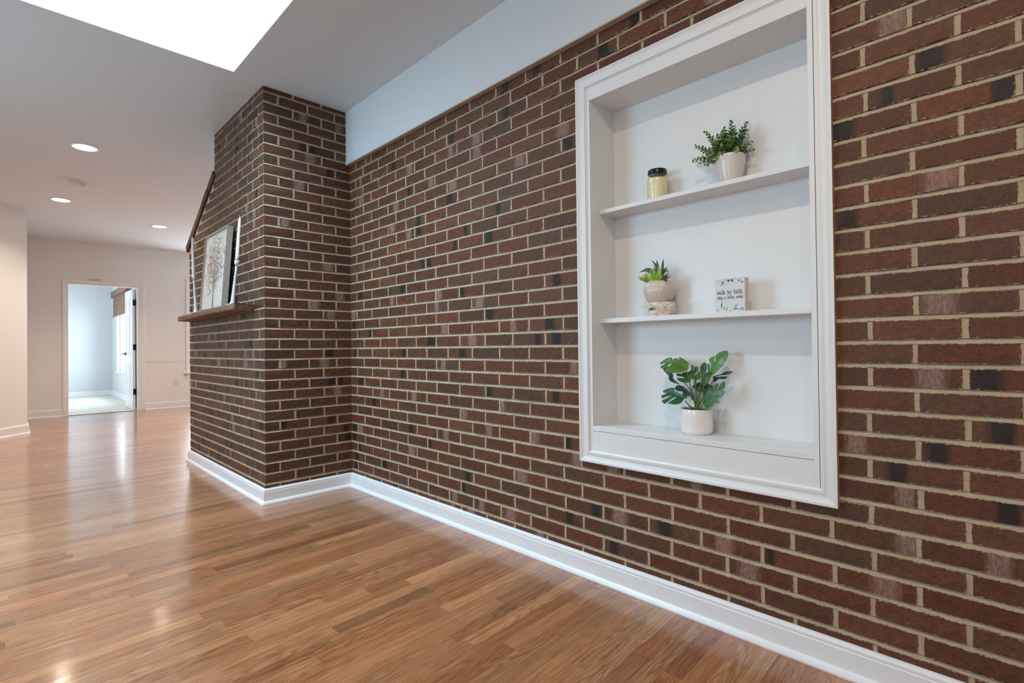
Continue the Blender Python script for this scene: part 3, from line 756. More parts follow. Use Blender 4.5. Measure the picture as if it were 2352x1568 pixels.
# ------------------------------------------------------------------ recessed lights and smoke detector
def downlight(x, y, pw, label):
    t_ = thing('recessed_light', (x, y, CEIL), label, 'ceiling light', 'recessed ceiling lights')
    mb = MB(); mb.lathe([(.079, 0), (.096, 0), (.097, -.003), (.092, -.0055), (.080, -.004), (.079, 0)], (x, y, CEIL), 40, close=False); mb.build('trim_ring', M['trim'], t_, smooth=True)
    mb = MB(); mb.lathe([(.0001, -.0022), (.079, -.0022), (.0792, -.0005), (.0001, -.0005)], (x, y, CEIL), 40, close=False); mb.build('lens', M['lamp'], t_)
    area('recessed_lamp', (x, y, CEIL-.008), (0, 0, 0), .06, .06, pw, LAMPW, 'DISK', math.radians(132 if x < -2 else 172)).data.cycles.is_caustics_light = False
names = ['lit recessed ceiling light nearest the skylight, largest of the three in view', 'lit recessed ceiling light just left of and beyond the smoke detector', 'lit recessed ceiling light nearest the chimney, smallest of the three',
         'lit recessed ceiling light in front of the white wall niche', 'lit recessed ceiling light behind the chimney', 'lit recessed ceiling light near the back windows']
for (x, y, pw), nm_ in zip(LAMPS, names): downlight(x, y, pw, nm_)
t_ = thing('smoke_detector', (-6.88, .56, CEIL), 'round off-white smoke detector on the ceiling between the recessed lights', 'smoke detector')
mb = MB(); mb.lathe([(.070, 0), (.070, -.012), (.066, -.014), (.060, -.014)], (-6.88, .56, CEIL), 36); mb.build('mounting_plate', M['plastic'], t_, smooth=False)
mb = MB(); mb.lathe([(.062, -.014), (.064, -.024), (.061, -.026), (.061, -.030), (.064, -.032), (.060, -.044), (.045, -.050), (.001, -.051)], (-6.88, .56, CEIL), 36); mb.build('cover', M['plastic'], t_)

# ------------------------------------------------------------------ built-in niche
ni = thing('built_in_niche', (-.917, D, .53), 'white built-in display niche with moulded casing set in the brick wall', 'niche')
NB = 2.005
def nbox(name, a, b_, bev=0, m_=None):
    mb = MB()
    if bev: mb.bbox(a, b_, bev)
    else: mb.box(a, b_)
    return mb.build(name, m_ or M['niche'], ni)
nbox('back_panel', (NX0-.012, NB, .529), (NX1+.012, NB+.010, 2.09))
nbox('side_panel', (NX0-.012, D-.003, .529), (NX0, NB, 2.09)); nbox('side_panel', (NX1, D-.003, .529), (NX1+.012, NB, 2.09))
nbox('top_panel', (NX0, D-.003, 2.077), (NX1, NB, 2.09))
S1, S2, S3 = 1.608, 1.127, .661
nbox('shelf', (NX0, 1.883, 1.590), (NX1, NB, S1), .0015); nbox('shelf', (NX0, 1.881, 1.107), (NX1, NB, S2), .0015)
nbox('bottom_shelf', (NX0, D-.006, .640), (NX1, NB, S3), .0012)
nbox('apron', (NX0, D-.0055, .545), (NX1, D+.012, .6385), .0008)
nbox('header_board', (NX0, D-.0055, 2.0772), (NX1, D+.006, 2.136), .0008)
for x0, x1 in ((NX0-.016, NX0), (NX1, NX1+.016)):
    nbox('inner_stile', (x0, D-.0055, .545), (x1, D-.0031, 2.136), .0006)
mp = [(0, 0), (0, .0215), (.001, .022), (.0065, .022), (.0072, .0200), (.0085, .0205), (.0095, .0200), (.014, .0170), (.020, .0142), (.026, .0130), (.031, .0134), (.0350, .0150), (.0362, .0146), (.0372, .0155), (.0440, .0155), (.0448, .0110), (.0490, .0080), (.0495, 0)]
nput = lambda x, z, n: (x, D-n, z)
casing_sides(CAS, mp, nput, ['casing_rail', 'casing_stile', 'casing_rail', 'casing_stile'], ni, M['niche'], rawside=1)

# ------------------------------------------------------------------ mantel shelf
ms = thing('mantel_shelf', (-4.5, 1.14, 1.29), 'rough reclaimed wood mantel shelf fixed across the brick chimney', 'mantel shelf')
n = 26; mb = MB(); ring = []
def lerp(a, b_, t): return a+(b_-a)*t
for i in range(n+1):
    t = i/n; xf = lerp(-5.300, -3.612, t); xb = lerp(-5.385, -3.722, t)
    yf = lerp(1.095, 1.060, t)+.004*math.sin(9*t)+R.uniform(-.0022, .0022)
    zt = lerp(1.305, 1.313, t)+R.uniform(-.0012, .0012); zbm = lerp(1.266, 1.272, t)-.002*math.sin(7*t)+R.uniform(-.003, .002)
    ztb = lerp(1.308, 1.312, t); zbb = lerp(1.264, 1.266, t)
    if i in (0, n): xf += (.004 if i == 0 else -.003)
    ring.append(mb.verts([(xf, yf+.003, zbm), (xf, yf, zbm+.006), (xf, yf, zt-.006), (xf, yf+.004, zt), (xb, CF-.001, ztb), (xb, CF-.001, zbb)]))
for r, q in zip(ring, ring[1:]):
    for k in range(6): mb.face([r[k], r[(k+1) % 6], q[(k+1) % 6], q[k]])
mb.face(ring[0]); mb.face(ring[-1][::-1])
mb.build('beam', M['beam'], ms, origin=(-4.5, 1.14, 1.29))
mb = MB(); mb.lathe([(.009, 0), (.006, -.012)], (0, 0, 0), 10)
mb.v = [(-3.622+z*.05-.0, 1.085+x, 1.297+y) for x, y, z in mb.v]; mb.build('knot_hole', M['dark'], ms)
MT = 1.3125

# framed print leaning on the chimney
fr = thing('framed_print', (-4.40, 1.13, MT), 'grey framed print of a brown blossoming tree leaning on the mantel shelf', 'picture')
FWd, FHt, FTk = .583, .600, .040
tilt = math.atan2(.045, .60); ty_, tz_ = math.sin(tilt), math.cos(tilt)
ox, oy = -4.685, 1.118
fpt = lambda a, h_, n_: (ox+a, oy+h_*ty_+n_*tz_, MT+.0005+h_*tz_-n_*ty_+FTk*ty_)    # n_ = depth towards the wall
def fbox(mb, a0_, a1_, h0_, h1_, n0_, n1_):
    i = mb.verts([fpt(a_, h_, q) for q in (n0_, n1_) for a_, h_ in ((a0_, h0_), (a1_, h0_), (a1_, h1_), (a0_, h1_))])
    for q in ((0, 1, 2, 3), (7, 6, 5, 4), (0, 4, 5, 1), (1, 5, 6, 2), (2, 6, 7, 3), (3, 7, 4, 0)): mb.face([i[k] for k in q])
m, nt, b = mat('grey_washed_wood'); tc = N(nt, 'ShaderNodeTexCoord').outputs['Object']
n1 = noise(nt, mapping(nt, tc, (60, 60, 260)), 1, 4, .7); L(nt, mixc(nt, mapr(nt, n1.outputs[0], .3, .7, 0, 1), (.20, .17, .14), (.42, .36, .29)), b.inputs['Base Color']); b.inputs['Roughness'].default_value = .7
bump(nt, b, n1.outputs[0], .5, .002); M['greywood'] = m
for (a0_, a1_, h0_, h1_) in ((0, .010, 0, FHt), (FWd-.010, FWd, 0, FHt), (.010, FWd-.010, 0, .010), (.010, FWd-.010, FHt-.010, FHt)):
    mb = MB(); fbox(mb, a0_, a1_, h0_, h1_, 0, FTk); mb.build('frame_side', M['greywood'], fr)
mb = MB(); mb.cur = (.72, .64, .56); fbox(mb, .010, FWd-.010, .010, FHt-.010, .012, .030)
def blob(mb, cx_, cy_, r_, col_, n_=.0117, k=7, flip=1):
    mb.cur = col_; ph = R.random()*6.28; el = R.uniform(.5, 1)
    ids = mb.verts([fpt(cx_+r_*math.cos(2*math.pi*i/k+ph)*R.uniform(.6, 1.1), cy_+r_*el*math.sin(2*math.pi*i/k+ph)*R.uniform(.6, 1.1)*1.4, n_) for i in range(k)])
    mb.face(ids)
def stroke(mb, p, q, w0_, w1_, col_, n_=.0116):
    mb.cur = col_; d_ = (Vector(q)-Vector(p)); nn = Vector((-d_.y, d_.x)).normalized()
    ids = mb.verts([fpt(*(Vector(p)+nn*w0_), n_), fpt(*(Vector(p)-nn*w0_), n_), fpt(*(Vector(q)-nn*w1_), n_), fpt(*(Vector(q)+nn*w1_), n_)]); mb.face(ids)
TC = (.27, .175, .135)
stroke(mb, (.31, .016), (.30, .13), .020, .012, TC); stroke(mb, (.30, .13), (.29, .22), .012, .009, TC)
for (q) in ((.18, .33), (.25, .38), (.33, .40), (.40, .30), (.24, .28), (.36, .25), (.14, .22), (.43, .24)): stroke(mb, (.295+R.uniform(-.01, .01), .18+R.uniform(-.02, .05)), q, .006, .002, TC)
cols = [(.30, .20, .15), (.38, .26, .18), (.46, .30, .17), (.33, .26, .25), (.48, .38, .31), (.27, .19, .15), (.54, .37, .22), (.50, .43, .40)]
cnt = 0
while cnt < 760:
    cx_, cy_ = R.gauss(.285, .11), R.gauss(.33, .105)
    if not (.03 < cx_ < FWd-.03 and .12 < cy_ < FHt-.03): continue
    blob(mb, cx_, cy_, R.uniform(.004, .011), R.choice(cols), n_=.0118-.000001*cnt-R.random()*.0002); cnt += 1
for k in range(30): blob(mb, R.uniform(.04, .26), R.uniform(.06, .20), R.uniform(.003, .007), R.choice(cols[3:]), n_=.0116)
mb.build('print', M['print'], fr, fixn=False)
mb = MB(); fbox(mb, .010, FWd-.010, .010, FHt-.010, .031, .036); mb.build('backing_board', M['dark'], fr)

# candlesticks and tapers
def candlestick(base, neck, tip, lab1, lab2):
    b_, n_, t_ = Vector(base), Vector(neck), Vector(tip)
    cs = thing('candlestick', base, lab1, 'candlestick')
    ax = n_-b_; mb = MB(); prof = [(0, .040), (.008, .038), (.03, .020), (.10, .0125), (.35, .0105), (.70, .0072), (.90, .0055)]
    pts = [b_+ax*f for f, _ in prof]; mb.tube(pts, [r for _, r in prof], 20); mb.build('stem', M['holder'], cs, smooth=True, origin=base)
    mb = MB(); prof = [(.895, .0055), (.915, .011), (.94, .015), (.97, .0145), (1.0, .0155)]
    mb.tube([b_+ax*f for f, _ in prof], [r for _, r in prof], 20); mb.build('candle_cup', M['holder'], cs, smooth=True, origin=base)
    tc_ = thing('taper_candle', tuple(n_), lab2, 'candle'); a2 = t_-n_
    mb = MB(); prof = [(.005, .0118), (.10, .0118), (.75, .0095), (.93, .0078), (.975, .0045), (.985, .001)]
    mb.tube([n_+a2*f for f, _ in prof], [r for _, r in prof], 18); mb.build('wax', M['candle'], tc_, smooth=True, origin=tuple(n_))
    mb = MB(); e = n_+a2*.983
    mb.tube([e, e+Vector((-.003, 0, .010)), e+Vector((-.012, .002, .016)), e+Vector((-.022, .002, .017))], .0011, 6); mb.build('wick', M['candle'], tc_, origin=tuple(n_))
candlestick((-3.875, 1.125, MT), (-3.785, 1.13, 1.612), (-3.752, 1.14, 1.905), 'tall slim white candlestick on the mantel right of the framed print', 'white taper candle in the candlestick right of the framed print')
candlestick((-4.83, 1.13, MT-.004), (-4.925, 1.135, 1.635), (-4.975, 1.14, 1.965), 'tall slim white candlestick on the mantel left of the framed print', 'white taper candle in the candlestick left of the framed print')

# ------------------------------------------------------------------ things on the niche shelves
# jar candle
jx, jy = -1.091, 1.945
ja = thing('jar_candle', (jx, jy, S1), 'glass jar candle with cream wax and black lid on the top shelf', 'candle')
mb = MB(); mb.lathe([(.030, 0), (.0405, .003), (.043, .008), (.043, .088), (.040, .097), (.0365, .103), (.0385, .105), (.0385, .108), (.036, .110), (.036, .122), (.034, .122), (.034, .104), (.041, .090), (.041, .008), (.030, .004)], (jx, jy, S1), 48, close=True)
m, nt, b = mat('jar_glass'); nt.nodes.remove(b)
tr = N(nt, 'ShaderNodeBsdfTransparent'); tr.inputs[0].default_value = (.985, .985, .955, 1); gl = N(nt, 'ShaderNodeBsdfGlossy'); gl.inputs['Roughness'].default_value = .04
fz = N(nt, 'ShaderNodeLayerWeight'); fz.inputs[0].default_value = .3; mx = N(nt, 'ShaderNodeMixShader'); L(nt, mth(nt, 'ADD', mth(nt, 'MULTIPLY', mth(nt, 'POWER', fz.outputs[1], 3.0), .5), .035), mx.inputs[0]); L(nt, tr.outputs[0], mx.inputs[1]); L(nt, gl.outputs[0], mx.inputs[2]); L(nt, mx.outputs[0], nt.nodes['Material Output'].inputs[0])
mb.build('glass_jar', m, ja, smooth=True, origin=(jx, jy, S1))
mb = MB(); mb.lathe([(.0395, .005), (.0405, .009), (.0405, .086), (.038, .091), (.001, .092)], (jx, jy, S1), 40); sharp(mb.build('wax', M['wax'], ja, origin=(jx, jy, S1)))
mb = MB(); mb.lathe([(.0375, .110), (.0390, .111), (.0390, .125), (.0375, .128), (.001, .128)], (jx, jy, S1), 48, mod=lambda a, z: 1+.006*math.sin(a*40)*(1 if .111 < z < .126 else 0)); sharp(mb.build('lid', simple('black_lid', (.012, .012, .013), .25, metal=.3), ja, origin=(jx, jy, S1)))

# eucalyptus in a white woven-texture pot
ex, ey = -.788, 1.944
m, nt, b = mat('woven_texture_ceramic'); tc = N(nt, 'ShaderNodeTexCoord').outputs['Object']
sp = N(nt, 'ShaderNodeSeparateXYZ'); L(nt, tc, sp.inputs[0])
ang = mth(nt, 'ARCTAN2', sp.outputs[1], sp.outputs[0])
g1 = mth(nt, 'ABSOLUTE', mth(nt, 'SINE', mth(nt, 'MULTIPLY', ang, 34.0))); g2 = mth(nt, 'ABSOLUTE', mth(nt, 'SINE', mth(nt, 'MULTIPLY', sp.outputs[2], 720.0)))
gg = mth(nt, 'MINIMUM', mapr(nt, g1, 0, .5, 0, 1), mapr(nt, g2, 0, .5, 0, 1))
L(nt, mixc(nt, gg, (.60, .53, .47), (.74, .69, .64)), b.inputs['Base Color']); b.inputs['Roughness'].default_value = .25; b.inputs['Coat Weight'].default_value = .4
bump(nt, b, gg, .6, .0012); M['woven'] = m
eu = thing('potted_eucalyptus', (ex, ey, S1), 'bushy green eucalyptus sprigs in a cream textured pot on the top shelf', 'plant')
mb = MB(); mb.lathe([(.034, 0), (.037, .004), (.040, .014), (.047, .045), (.053, .080), (.0545, .100), (.0530, .1035), (.0505, .101), (.048, .085), (.030, .080)], (ex, ey, S1), 64); sharp(mb.build('pot', M['woven'], eu, origin=(ex, ey, S1)), 50)
mb = MB(); mb.lathe([(.0475, .084), (.046, .088), (.001, .092)], (ex, ey, S1), 32); mb.build('soil', M['soil'], eu, origin=(ex, ey, S1))
EG = [(.10, .19, .045), (.065, .14, .045), (.20, .32, .04), (.11, .18, .085), (.20, .30, .10), (.055, .12, .055), (.30, .42, .06), (.20, .25, .15), (.17, .28, .07)]
def disc_leaf(mb, c, d_, nrm, ln, wd, col_):
    """small round leaf from c along d_, slightly cupped"""
    mb.cur = col_; d_ = d_.normalized(); s_ = d_.cross(nrm).normalized(); nn = s_.cross(d_)
    pts = [(0, 0), (.25, .42), (.6, .5), (.88, .3), (1, 0)]
    mid_ = [mb.vert(c+d_*ln*t-nn*.12*ln*math.sin(t*3.1)) for t, _ in pts]
    for sg in (1, -1):
        ed_ = [mb.vert(c+d_*ln*t+s_*sg*wd*w_+nn*.05*ln) for t, w_ in pts[1:-1]]
        ch_ = [mid_[0]]+ed_+[mid_[-1]]
        mb.face([mid_[0], ed_[0], mid_[1]]); mb.face([mid_[1], ed_[0], ed_[1], mid_[2]]); mb.face([mid_[2], ed_[1], ed_[2], mid_[3]]); mb.face([mid_[3], ed_[2], mid_[4]])
tips = [(-.783, 1.945, 1.841), (-.732, 1.955, 1.822), (-.722, 1.935, 1.788), (-.708, 1.945, 1.716), (-.874, 1.93, 1.826), (-.838, 1.95, 1.806), (-.810, 1.945, 1.823), (-.913, 1.93, 1.782), (-.917, 1.92, 1.727),
        (-.893, 1.905, 1.704), (-.858, 1.895, 1.688), (-.820, 1.885, 1.700), (-.717, 1.96, 1.751), (-.760, 1.90, 1.765), (-.795, 1.965, 1.80), (-.835, 1.91, 1.755), (-.775, 1.975, 1.775), (-.75, 1.93, 1.74), (-.80, 1.90, 1.745),
        (-.765, 1.925, 1.81), (-.855, 1.93, 1.79), (-.825, 1.96, 1.815), (-.738, 1.93, 1.80), (-.88, 1.93, 1.75), (-.84, 1.905, 1.725), (-.73, 1.92, 1.77), (-.80, 1.89, 1.715), (-.86, 1.96, 1.77), (-.745, 1.90, 1.715), (-.81, 1.92, 1.79)]
for tpx in tips:
    tp = Vector(tpx); b0_ = Vector((ex+R.uniform(-.018, .018), ey+R.uniform(-.018, .018), S1+.088))
    mid_ = (b0_+tp)/2+Vector((0, 0, .022 if tp.z < 1.75 else .006)); pts = []
    for i in range(9):
        t = i/8; pts.append(b0_*(1-t)**2+mid_*2*t*(1-t)+tp*t*t)
    mb = MB(); mb.cur = (.10, .15, .05); mb.tube(pts, [.0011]*8+[.0006], 5)
    ca_ = R.choice(EG); ph = R.random()*3
    L_ = sum((pts[i+1]-pts[i]).length for i in range(8)); nn_ = max(7, int(L_/.0092))
    for i in range(nn_):
        t = .22+.78*i/(nn_-1); f = t*8; k = min(7, int(f)); p = pts[k].lerp(pts[k+1], f-k); tg = (pts[k+1]-pts[k]).normalized()
        sz = lerp(.023, .0105, t)*R.uniform(.85, 1.2); ph += math.pi/2+R.uniform(-.3, .3)
        o1 = tg.orthogonal().normalized(); o2 = tg.cross(o1)
        for q in (0, math.pi):
            sd = o1*math.cos(ph+q)+o2*math.sin(ph+q)
            cc = R.choice(EG) if R.random() < .5 else ca_
            k2 = R.uniform(.8, 1.2)*(1.25 if t > .8 else 1)
            disc_leaf(mb, p, (sd+tg*R.uniform(.35, .9)), tg, sz, sz*.95, tuple(x*k2 for x in cc))
    mb.build('sprig', M['leafmatte'], eu, origin=tuple(b0_), fixn=False)

# birch block and succulent pot
bx_, by_ = -1.0825, 1.937
m, nt, b = mat('birch_bark'); tc = N(nt, 'ShaderNodeTexCoord').outputs['Object']
n1 = noise(nt, mapping(nt, tc, (60, 60, 420)), 1, 3, .6); n2 = noise(nt, tc, 22, 2)
c = mixc(nt, mapr(nt, n2.outputs[0], .4, .7, 0, 1), (.74, .69, .65), (.62, .46, .32))
c = mixc(nt, mapr(nt, n1.outputs[0], .56, .62, 0, .9), c, (.06, .035, .03))
sp = N(nt, 'ShaderNodeSeparateXYZ'); L(nt, tc, sp.inputs[0])
e1 = mth(nt, 'POWER', mth(nt, 'DIVIDE', mth(nt, 'SUBTRACT', sp.outputs[0], -.012), .022), 2.0); e2 = mth(nt, 'POWER', mth(nt, 'DIVIDE', mth(nt, 'SUBTRACT', sp.outputs[2], .029), .008), 2.0)
kn = mth(nt, 'ADD', mth(nt, 'ADD', e1, e2), mth(nt, 'MULTIPLY', noise(nt, tc, 150, 3).outputs[0], 1.2))
c = mixc(nt, mapr(nt, kn, .8, 1.7, .9, 0), c, (.05, .03, .022))
L(nt, c, b.inputs['Base Color']); b.inputs['Roughness'].default_value = .8; bump(nt, b, n1.outputs[0], .5, .002); M['birch'] = m
mb = MB(); mb.lathe([(.0645, 0), (.0655, .002), (.066, .028), (.0655, .054), (.0645, .056)], (bx_, by_, S2), 48); mb.v = [(x, by_+(y-by_)*.66, z) for x, y, z in mb.v]
tag(sharp(mb.build('birch_block', M['birch'], origin=(bx_, by_, S2)), 50), 'birch bark wood block under the succulent pot on the middle shelf', 'wood block')
ST = S2+.056; sx, sy = -1.085, 1.937
m, nt, b = mat('ribbed_cream_glaze'); a = N(nt, 'ShaderNodeAttribute', attribute_name='bcol'); L(nt, a.outputs['Color'], b.inputs['Base Color'])
b.inputs['Roughness'].default_value = .22; b.inputs['Coat Weight'].default_value = .5; M['ribglaze'] = m
su_ = thing('potted_succulents', (sx, sy, ST), 'mixed green succulents in a round ribbed cream pot on the middle shelf', 'plant')
mb = MB(); prof = [(.043, 0), (.047, .003), (.056, .016), (.064, .034), (.0678, .054), (.0655, .069), (.058, .082), (.049, .0895), (.045, .090), (.042, .086), (.040, .076)]
rings = []
n = 300
for (r, z) in prof:
    ring = []
    for k in range(n):
        a = 2*math.pi*k/n; w_ = math.sin(a*58+z*85+1.8*math.sin(a*3+z*40)); am = .013 if z > .002 and r > .042 else .004
        mb.cur = (.72, .66, .59) if w_ > -.1 else ((.42, .30, .21) if w_ < -.5 else (.58, .47, .38))
        ring.append(mb.vert((sx+r*(1+am*w_)*math.cos(a), sy+r*(1+am*w_)*math.sin(a)*.80, ST+z)))
    rings.append(ring)
for r, q in zip(rings, rings[1:]):
    for k in range(n): mb.face([r[k], r[(k+1) % n], q[(k+1) % n], q[k]])
mb.face(rings[0][::-1]); mb.build('pot', M['ribglaze'], su_, smooth=True, origin=(sx, sy, ST))
mb = MB(); mb.lathe([(.040, .074), (.001, .078)], (sx, sy, ST), 24); mb.v = [(x, sy+(y-sy)*.78, z) for x, y, z in mb.v]; mb.build('soil', M['soil'], su_, origin=(sx, sy, ST))
def blade(mb, base, tip, w_, col_, tipcol=None, curl=(0, 0, 0), n=7, shape=1):
    b_, t_ = Vector(base), Vector(tip); d_ = t_-b_; cu = Vector(curl)
    view = Vector((.45, -.9, -.1)); pr_ = None
    for i in range(n+1):
        t = i/n; p = b_+d_*t+cu*math.sin(math.pi*t)*(1 if shape else t)
        tg = (d_+cu*math.pi*math.cos(math.pi*t)).normalized(); s_ = tg.cross(view).normalized(); nn = s_.cross(tg)
        ww = w_*(math.sin(math.pi*min(1, .22+t*.62))**.8)*(1-t**3)+.0003
        mb.cur = tuple(lerp(x, y, max(0, t*1.6-.6)) for x, y in zip(col_, tipcol or col_))
        ids = [mb.vert(p-s_*ww+nn*ww*.25), mb.vert(p-nn*ww*.45), mb.vert(p+s_*ww+nn*ww*.25), mb.vert(p+nn*ww*.30)]
        if pr_:
            for k in range(4): mb.face([pr_[k], pr_[(k+1) % 4], ids[(k+1) % 4], ids[k]])
        pr_ = ids
SB = ST+.080
# bright fan at the front centre
mb = MB(); c0 = Vector((-1.083, 1.905, SB+.004)); tipsB = [(-1.087, 1.333), (-1.097, 1.327), (-1.075, 1.330), (-1.107, 1.322), (-1.065, 1.326), (-1.117, 1.312), (-1.055, 1.334), (-1.118, 1.300), (-1.051, 1.298), (-1.112, 1.288), (-1.060, 1.288), (-1.092, 1.312), (-1.078, 1.314), (-1.105, 1.304), (-1.064, 1.308), (-1.092, 1.331), (-1.081, 1.334), (-1.102, 1.326), (-1.070, 1.330), (-1.112, 1.318), (-1.059, 1.322), (-1.118, 1.306), (-1.054, 1.310), (-1.115, 1.294), (-1.056, 1.292)]
for i, (x, z) in enumerate(tipsB): blade(mb, c0+Vector(((x-c0.x)*.12, .004*(i % 3), .0)), (x, 1.905+R.uniform(-.012, .008), z), .0023, (.25, .42, .02), (.34, .52, .05), curl=((c0.x-x)*-.22, -.006, -.004))
mb.build('succulent_rosette', M['leaf'], su_, origin=tuple(c0), fixn=False)
# yellow-green fan on the left
mb = MB(); c0 = Vector((-1.122, 1.915, SB+.002))
for (x, z) in ((-1.163, 1.291), (-1.161, 1.299), (-1.150, 1.306), (-1.137, 1.312), (-1.128, 1.312), (-1.160, 1.284), (-1.116, 1.308), (-1.143, 1.296), (-1.152, 1.280)): blade(mb, c0, (x, 1.905+R.uniform(-.015, .01), z), .0032, (.17, .27, .03), (.30, .38, .05), curl=(0, -.004, .005))
mb.build('succulent_rosette', M['leaf'], su_, origin=tuple(c0), fixn=False)
# dark grey-green fan on the right
mb = MB(); c0 = Vector((-1.052, 1.915, SB+.001))
for (x, z) in ((-1.010, 1.282), (-1.014, 1.275), (-1.018, 1.291), (-1.024, 1.297), (-1.033, 1.299), (-1.024, 1.270), (-1.031, 1.266), (-1.044, 1.300), (-1.019, 1.284), (-1.038, 1.290)): blade(mb, c0, (x, 1.91+R.uniform(-.018, .01), z), .0034, (.06, .09, .045), (.17, .15, .12), curl=(0, -.004, .004))
mb.build('succulent_rosette', M['leaf'], su_, origin=tuple(c0), fixn=False)
# broad dark agave leaves behind
mb = MB(); c0 = Vector((-1.090, 1.945, SB))
for tip_, w_, cu in (((-1.123, 1.94, 1.365), .0075, (.016, 0, .012)), ((-1.101, 1.945, 1.366), .0070, (.006, 0, .012)), ((-1.071, 1.945, 1.366), .0070, (.008, 0, .010)), ((-1.175, 1.93, 1.318), .0085, (.0, 0, .028)), ((-1.154, 1.935, 1.330), .0080, (.0, 0, .024)), ((-1.042, 1.94, 1.309), .0080, (.0, 0, .024)), ((-1.120, 1.95, 1.340), .0085, (0, 0, .004)), ((-1.073, 1.95, 1.350), .0085, (0, 0, .004)), ((-1.053, 1.95, 1.330), .0080, (0, 0, .010)), ((-1.100, 1.93, 1.335), .0085, (0, 0, 0))):
    blade(mb, c0+Vector((R.uniform(-.012, .012), R.uniform(-.008, .006), 0)), tip_, w_, (.035, .12, .025), (.06, .045, .04), curl=cu, n=9)
mb.build('succulent_rosette', M['leaf'], su_, origin=tuple(c0), fixn=False)

# wooden text block
bo = thing('sign_block', (-.776, 1.907, S2), 'small square wooden block sign with painted leaves and the words walk by faith', 'sign')
X0_, X1_, YF, BWd = -.832, -.722, 1.893, .122
m, nt, b = mat('pine_block'); tc = N(nt, 'ShaderNodeTexCoord').outputs['Object']
wv = N(nt, 'ShaderNodeTexWave', wave_type='RINGS', rings_direction='X'); wv.inputs['Scale'].default_value = 60; wv.inputs['Distortion'].default_value = 1.5; L(nt, mapping(nt, tc, (1, 1, .35), loc=(0, .05, -.03)), wv.inputs['Vector'])
L(nt, mixc(nt, mapr(nt, wv.outputs[0], 0, 1, 0, .35), (.70, .60, .46), (.55, .43, .30)), b.inputs['Base Color']); b.inputs['Roughness'].default_value = .6; M['pine'] = m
mb = MB(); mb.bbox((X0_, YF, S2), (X1_, YF+.036, S2+BWd), .0012); mb.build('wood_block', M['pine'], bo, origin=(X0_, YF, S2))
m, nt, b = mat('whitewashed_print'); tc = N(nt, 'ShaderNodeTexCoord').outputs['Object']; n1 = noise(nt, mapping(nt, tc, (18, 18, 240)), 1, 3)
L(nt, mixc(nt, mapr(nt, n1.outputs[0], .4, .7, 0, .8), (.70, .71, .72), (.56, .57, .58)), b.inputs['Base Color']); b.inputs['Roughness'].default_value = .5
mb = MB(); mb.box((X0_+.0008, YF-.0005, S2+.0008), (X1_-.0008, YF+.0002, S2+BWd-.0008)); mb.build('printed_face', m, bo, origin=(X0_, YF, S2))
# slab-serif lettering made of thin strokes; cell 1 high = x-height
G = {
 'w': (1.15, [(0, 1, .28, 0), (.28, 0, .55, .85), (.55, .85, .82, 0), (.82, 0, 1.08, 1), (-.08, 1, .16, 1), (.94, 1, 1.18, 1)]),
 'a': (.85, [(.1, .9, .35, 1), (.35, 1, .62, .85), (.62, .85, .62, .1), (.62, .1, .8, .02), (.62, .6, .25, .55), (.25, .55, .05, .3), (.05, .3, .22, 0), (.22, 0, .62, .2)]),
 'l': (.45, [(.22, 0, .22, 1.55), (.05, 1.55, .22, 1.55), (.04, 0, .42, 0)]),
 'k': (.9, [(.15, 0, .15, 1.55), (0, 1.55, .15, 1.55), (.15, .4, .65, 1), (.32, .6, .75, 0), (0, 0, .3, 0), (.5, 1, .82, 1), (.6, 0, .9, 0)]),
 'b': (.85, [(.15, 0, .15, 1.6), (0, 1.6, .15, 1.6), (.15, .85, .45, 1), (.45, 1, .75, .7), (.75, .7, .75, .3), (.75, .3, .45, 0), (.45, 0, .15, .12)]),
 'y': (.85, [(.1, 1, .42, .05), (.75, 1, .3, -.45), (.3, -.45, .08, -.4), (0, 1, .25, 1), (.6, 1, .88, 1)]),
 'f': (.6, [(.22, 0, .22, 1.3), (.22, 1.3, .4, 1.58), (.4, 1.58, .62, 1.5), (.04, .95, .5, .95), (.04, 0, .42, 0)]),
 'i': (.42, [(.2, 0, .2, 1), (.04, 1, .2, 1), (.04, 0, .38, 0), (.17, 1.32, .24, 1.40)]),
 't': (.58, [(.25, 1.4, .25, .15), (.25, .15, .42, 0), (.42, 0, .58, .12), (.05, .98, .5, .98)]),
 'h': (.95, [(.15, 0, .15, 1.55), (0, 1.55, .15, 1.55), (.15, .8, .45, 1), (.45, 1, .7, .8), (.7, .8, .7, 0), (0, 0, .3, 0), (.56, 0, .86, 0)]),
 '.': (.35, [(.12, 0, .2, .08)]),
 's': (.7, [(.58, .9, .3, 1), (.3, 1, .1, .78), (.1, .78, .52, .38), (.52, .38, .5, .1), (.5, .1, .28, 0), (.28, 0, .05, .12)]),
 'p': (.9, [(.15, -.5, .15, 1), (0, 1, .15, 1), (.15, .85, .45, 1), (.45, 1, .75, .7), (.75, .7, .75, .3), (.75, .3, .45, 0), (.45, 0, .15, .15), (0, -.5, .32, -.5)]),
 'e': (.8, [(.1, .52, .7, .55), (.7, .55, .62, .9), (.62, .9, .4, 1), (.4, 1, .15, .85), (.15, .85, .08, .45), (.08, .45, .25, .05), (.25, .05, .5, 0), (.5, 0, .7, .15)]),
 'v': (.85, [(.1, 1, .42, 0), (.42, 0, .75, 1), (0, 1, .24, 1), (.62, 1, .88, 1)]),
 'n': (.95, [(.15, 0, .15, 1), (0, 1, .15, 1), (.15, .8, .45, 1), (.45, 1, .7, .8), (.7, .8, .7, 0), (0, 0, .3, 0), (.56, 0, .86, 0)]),
 ' ': (.75, [])}
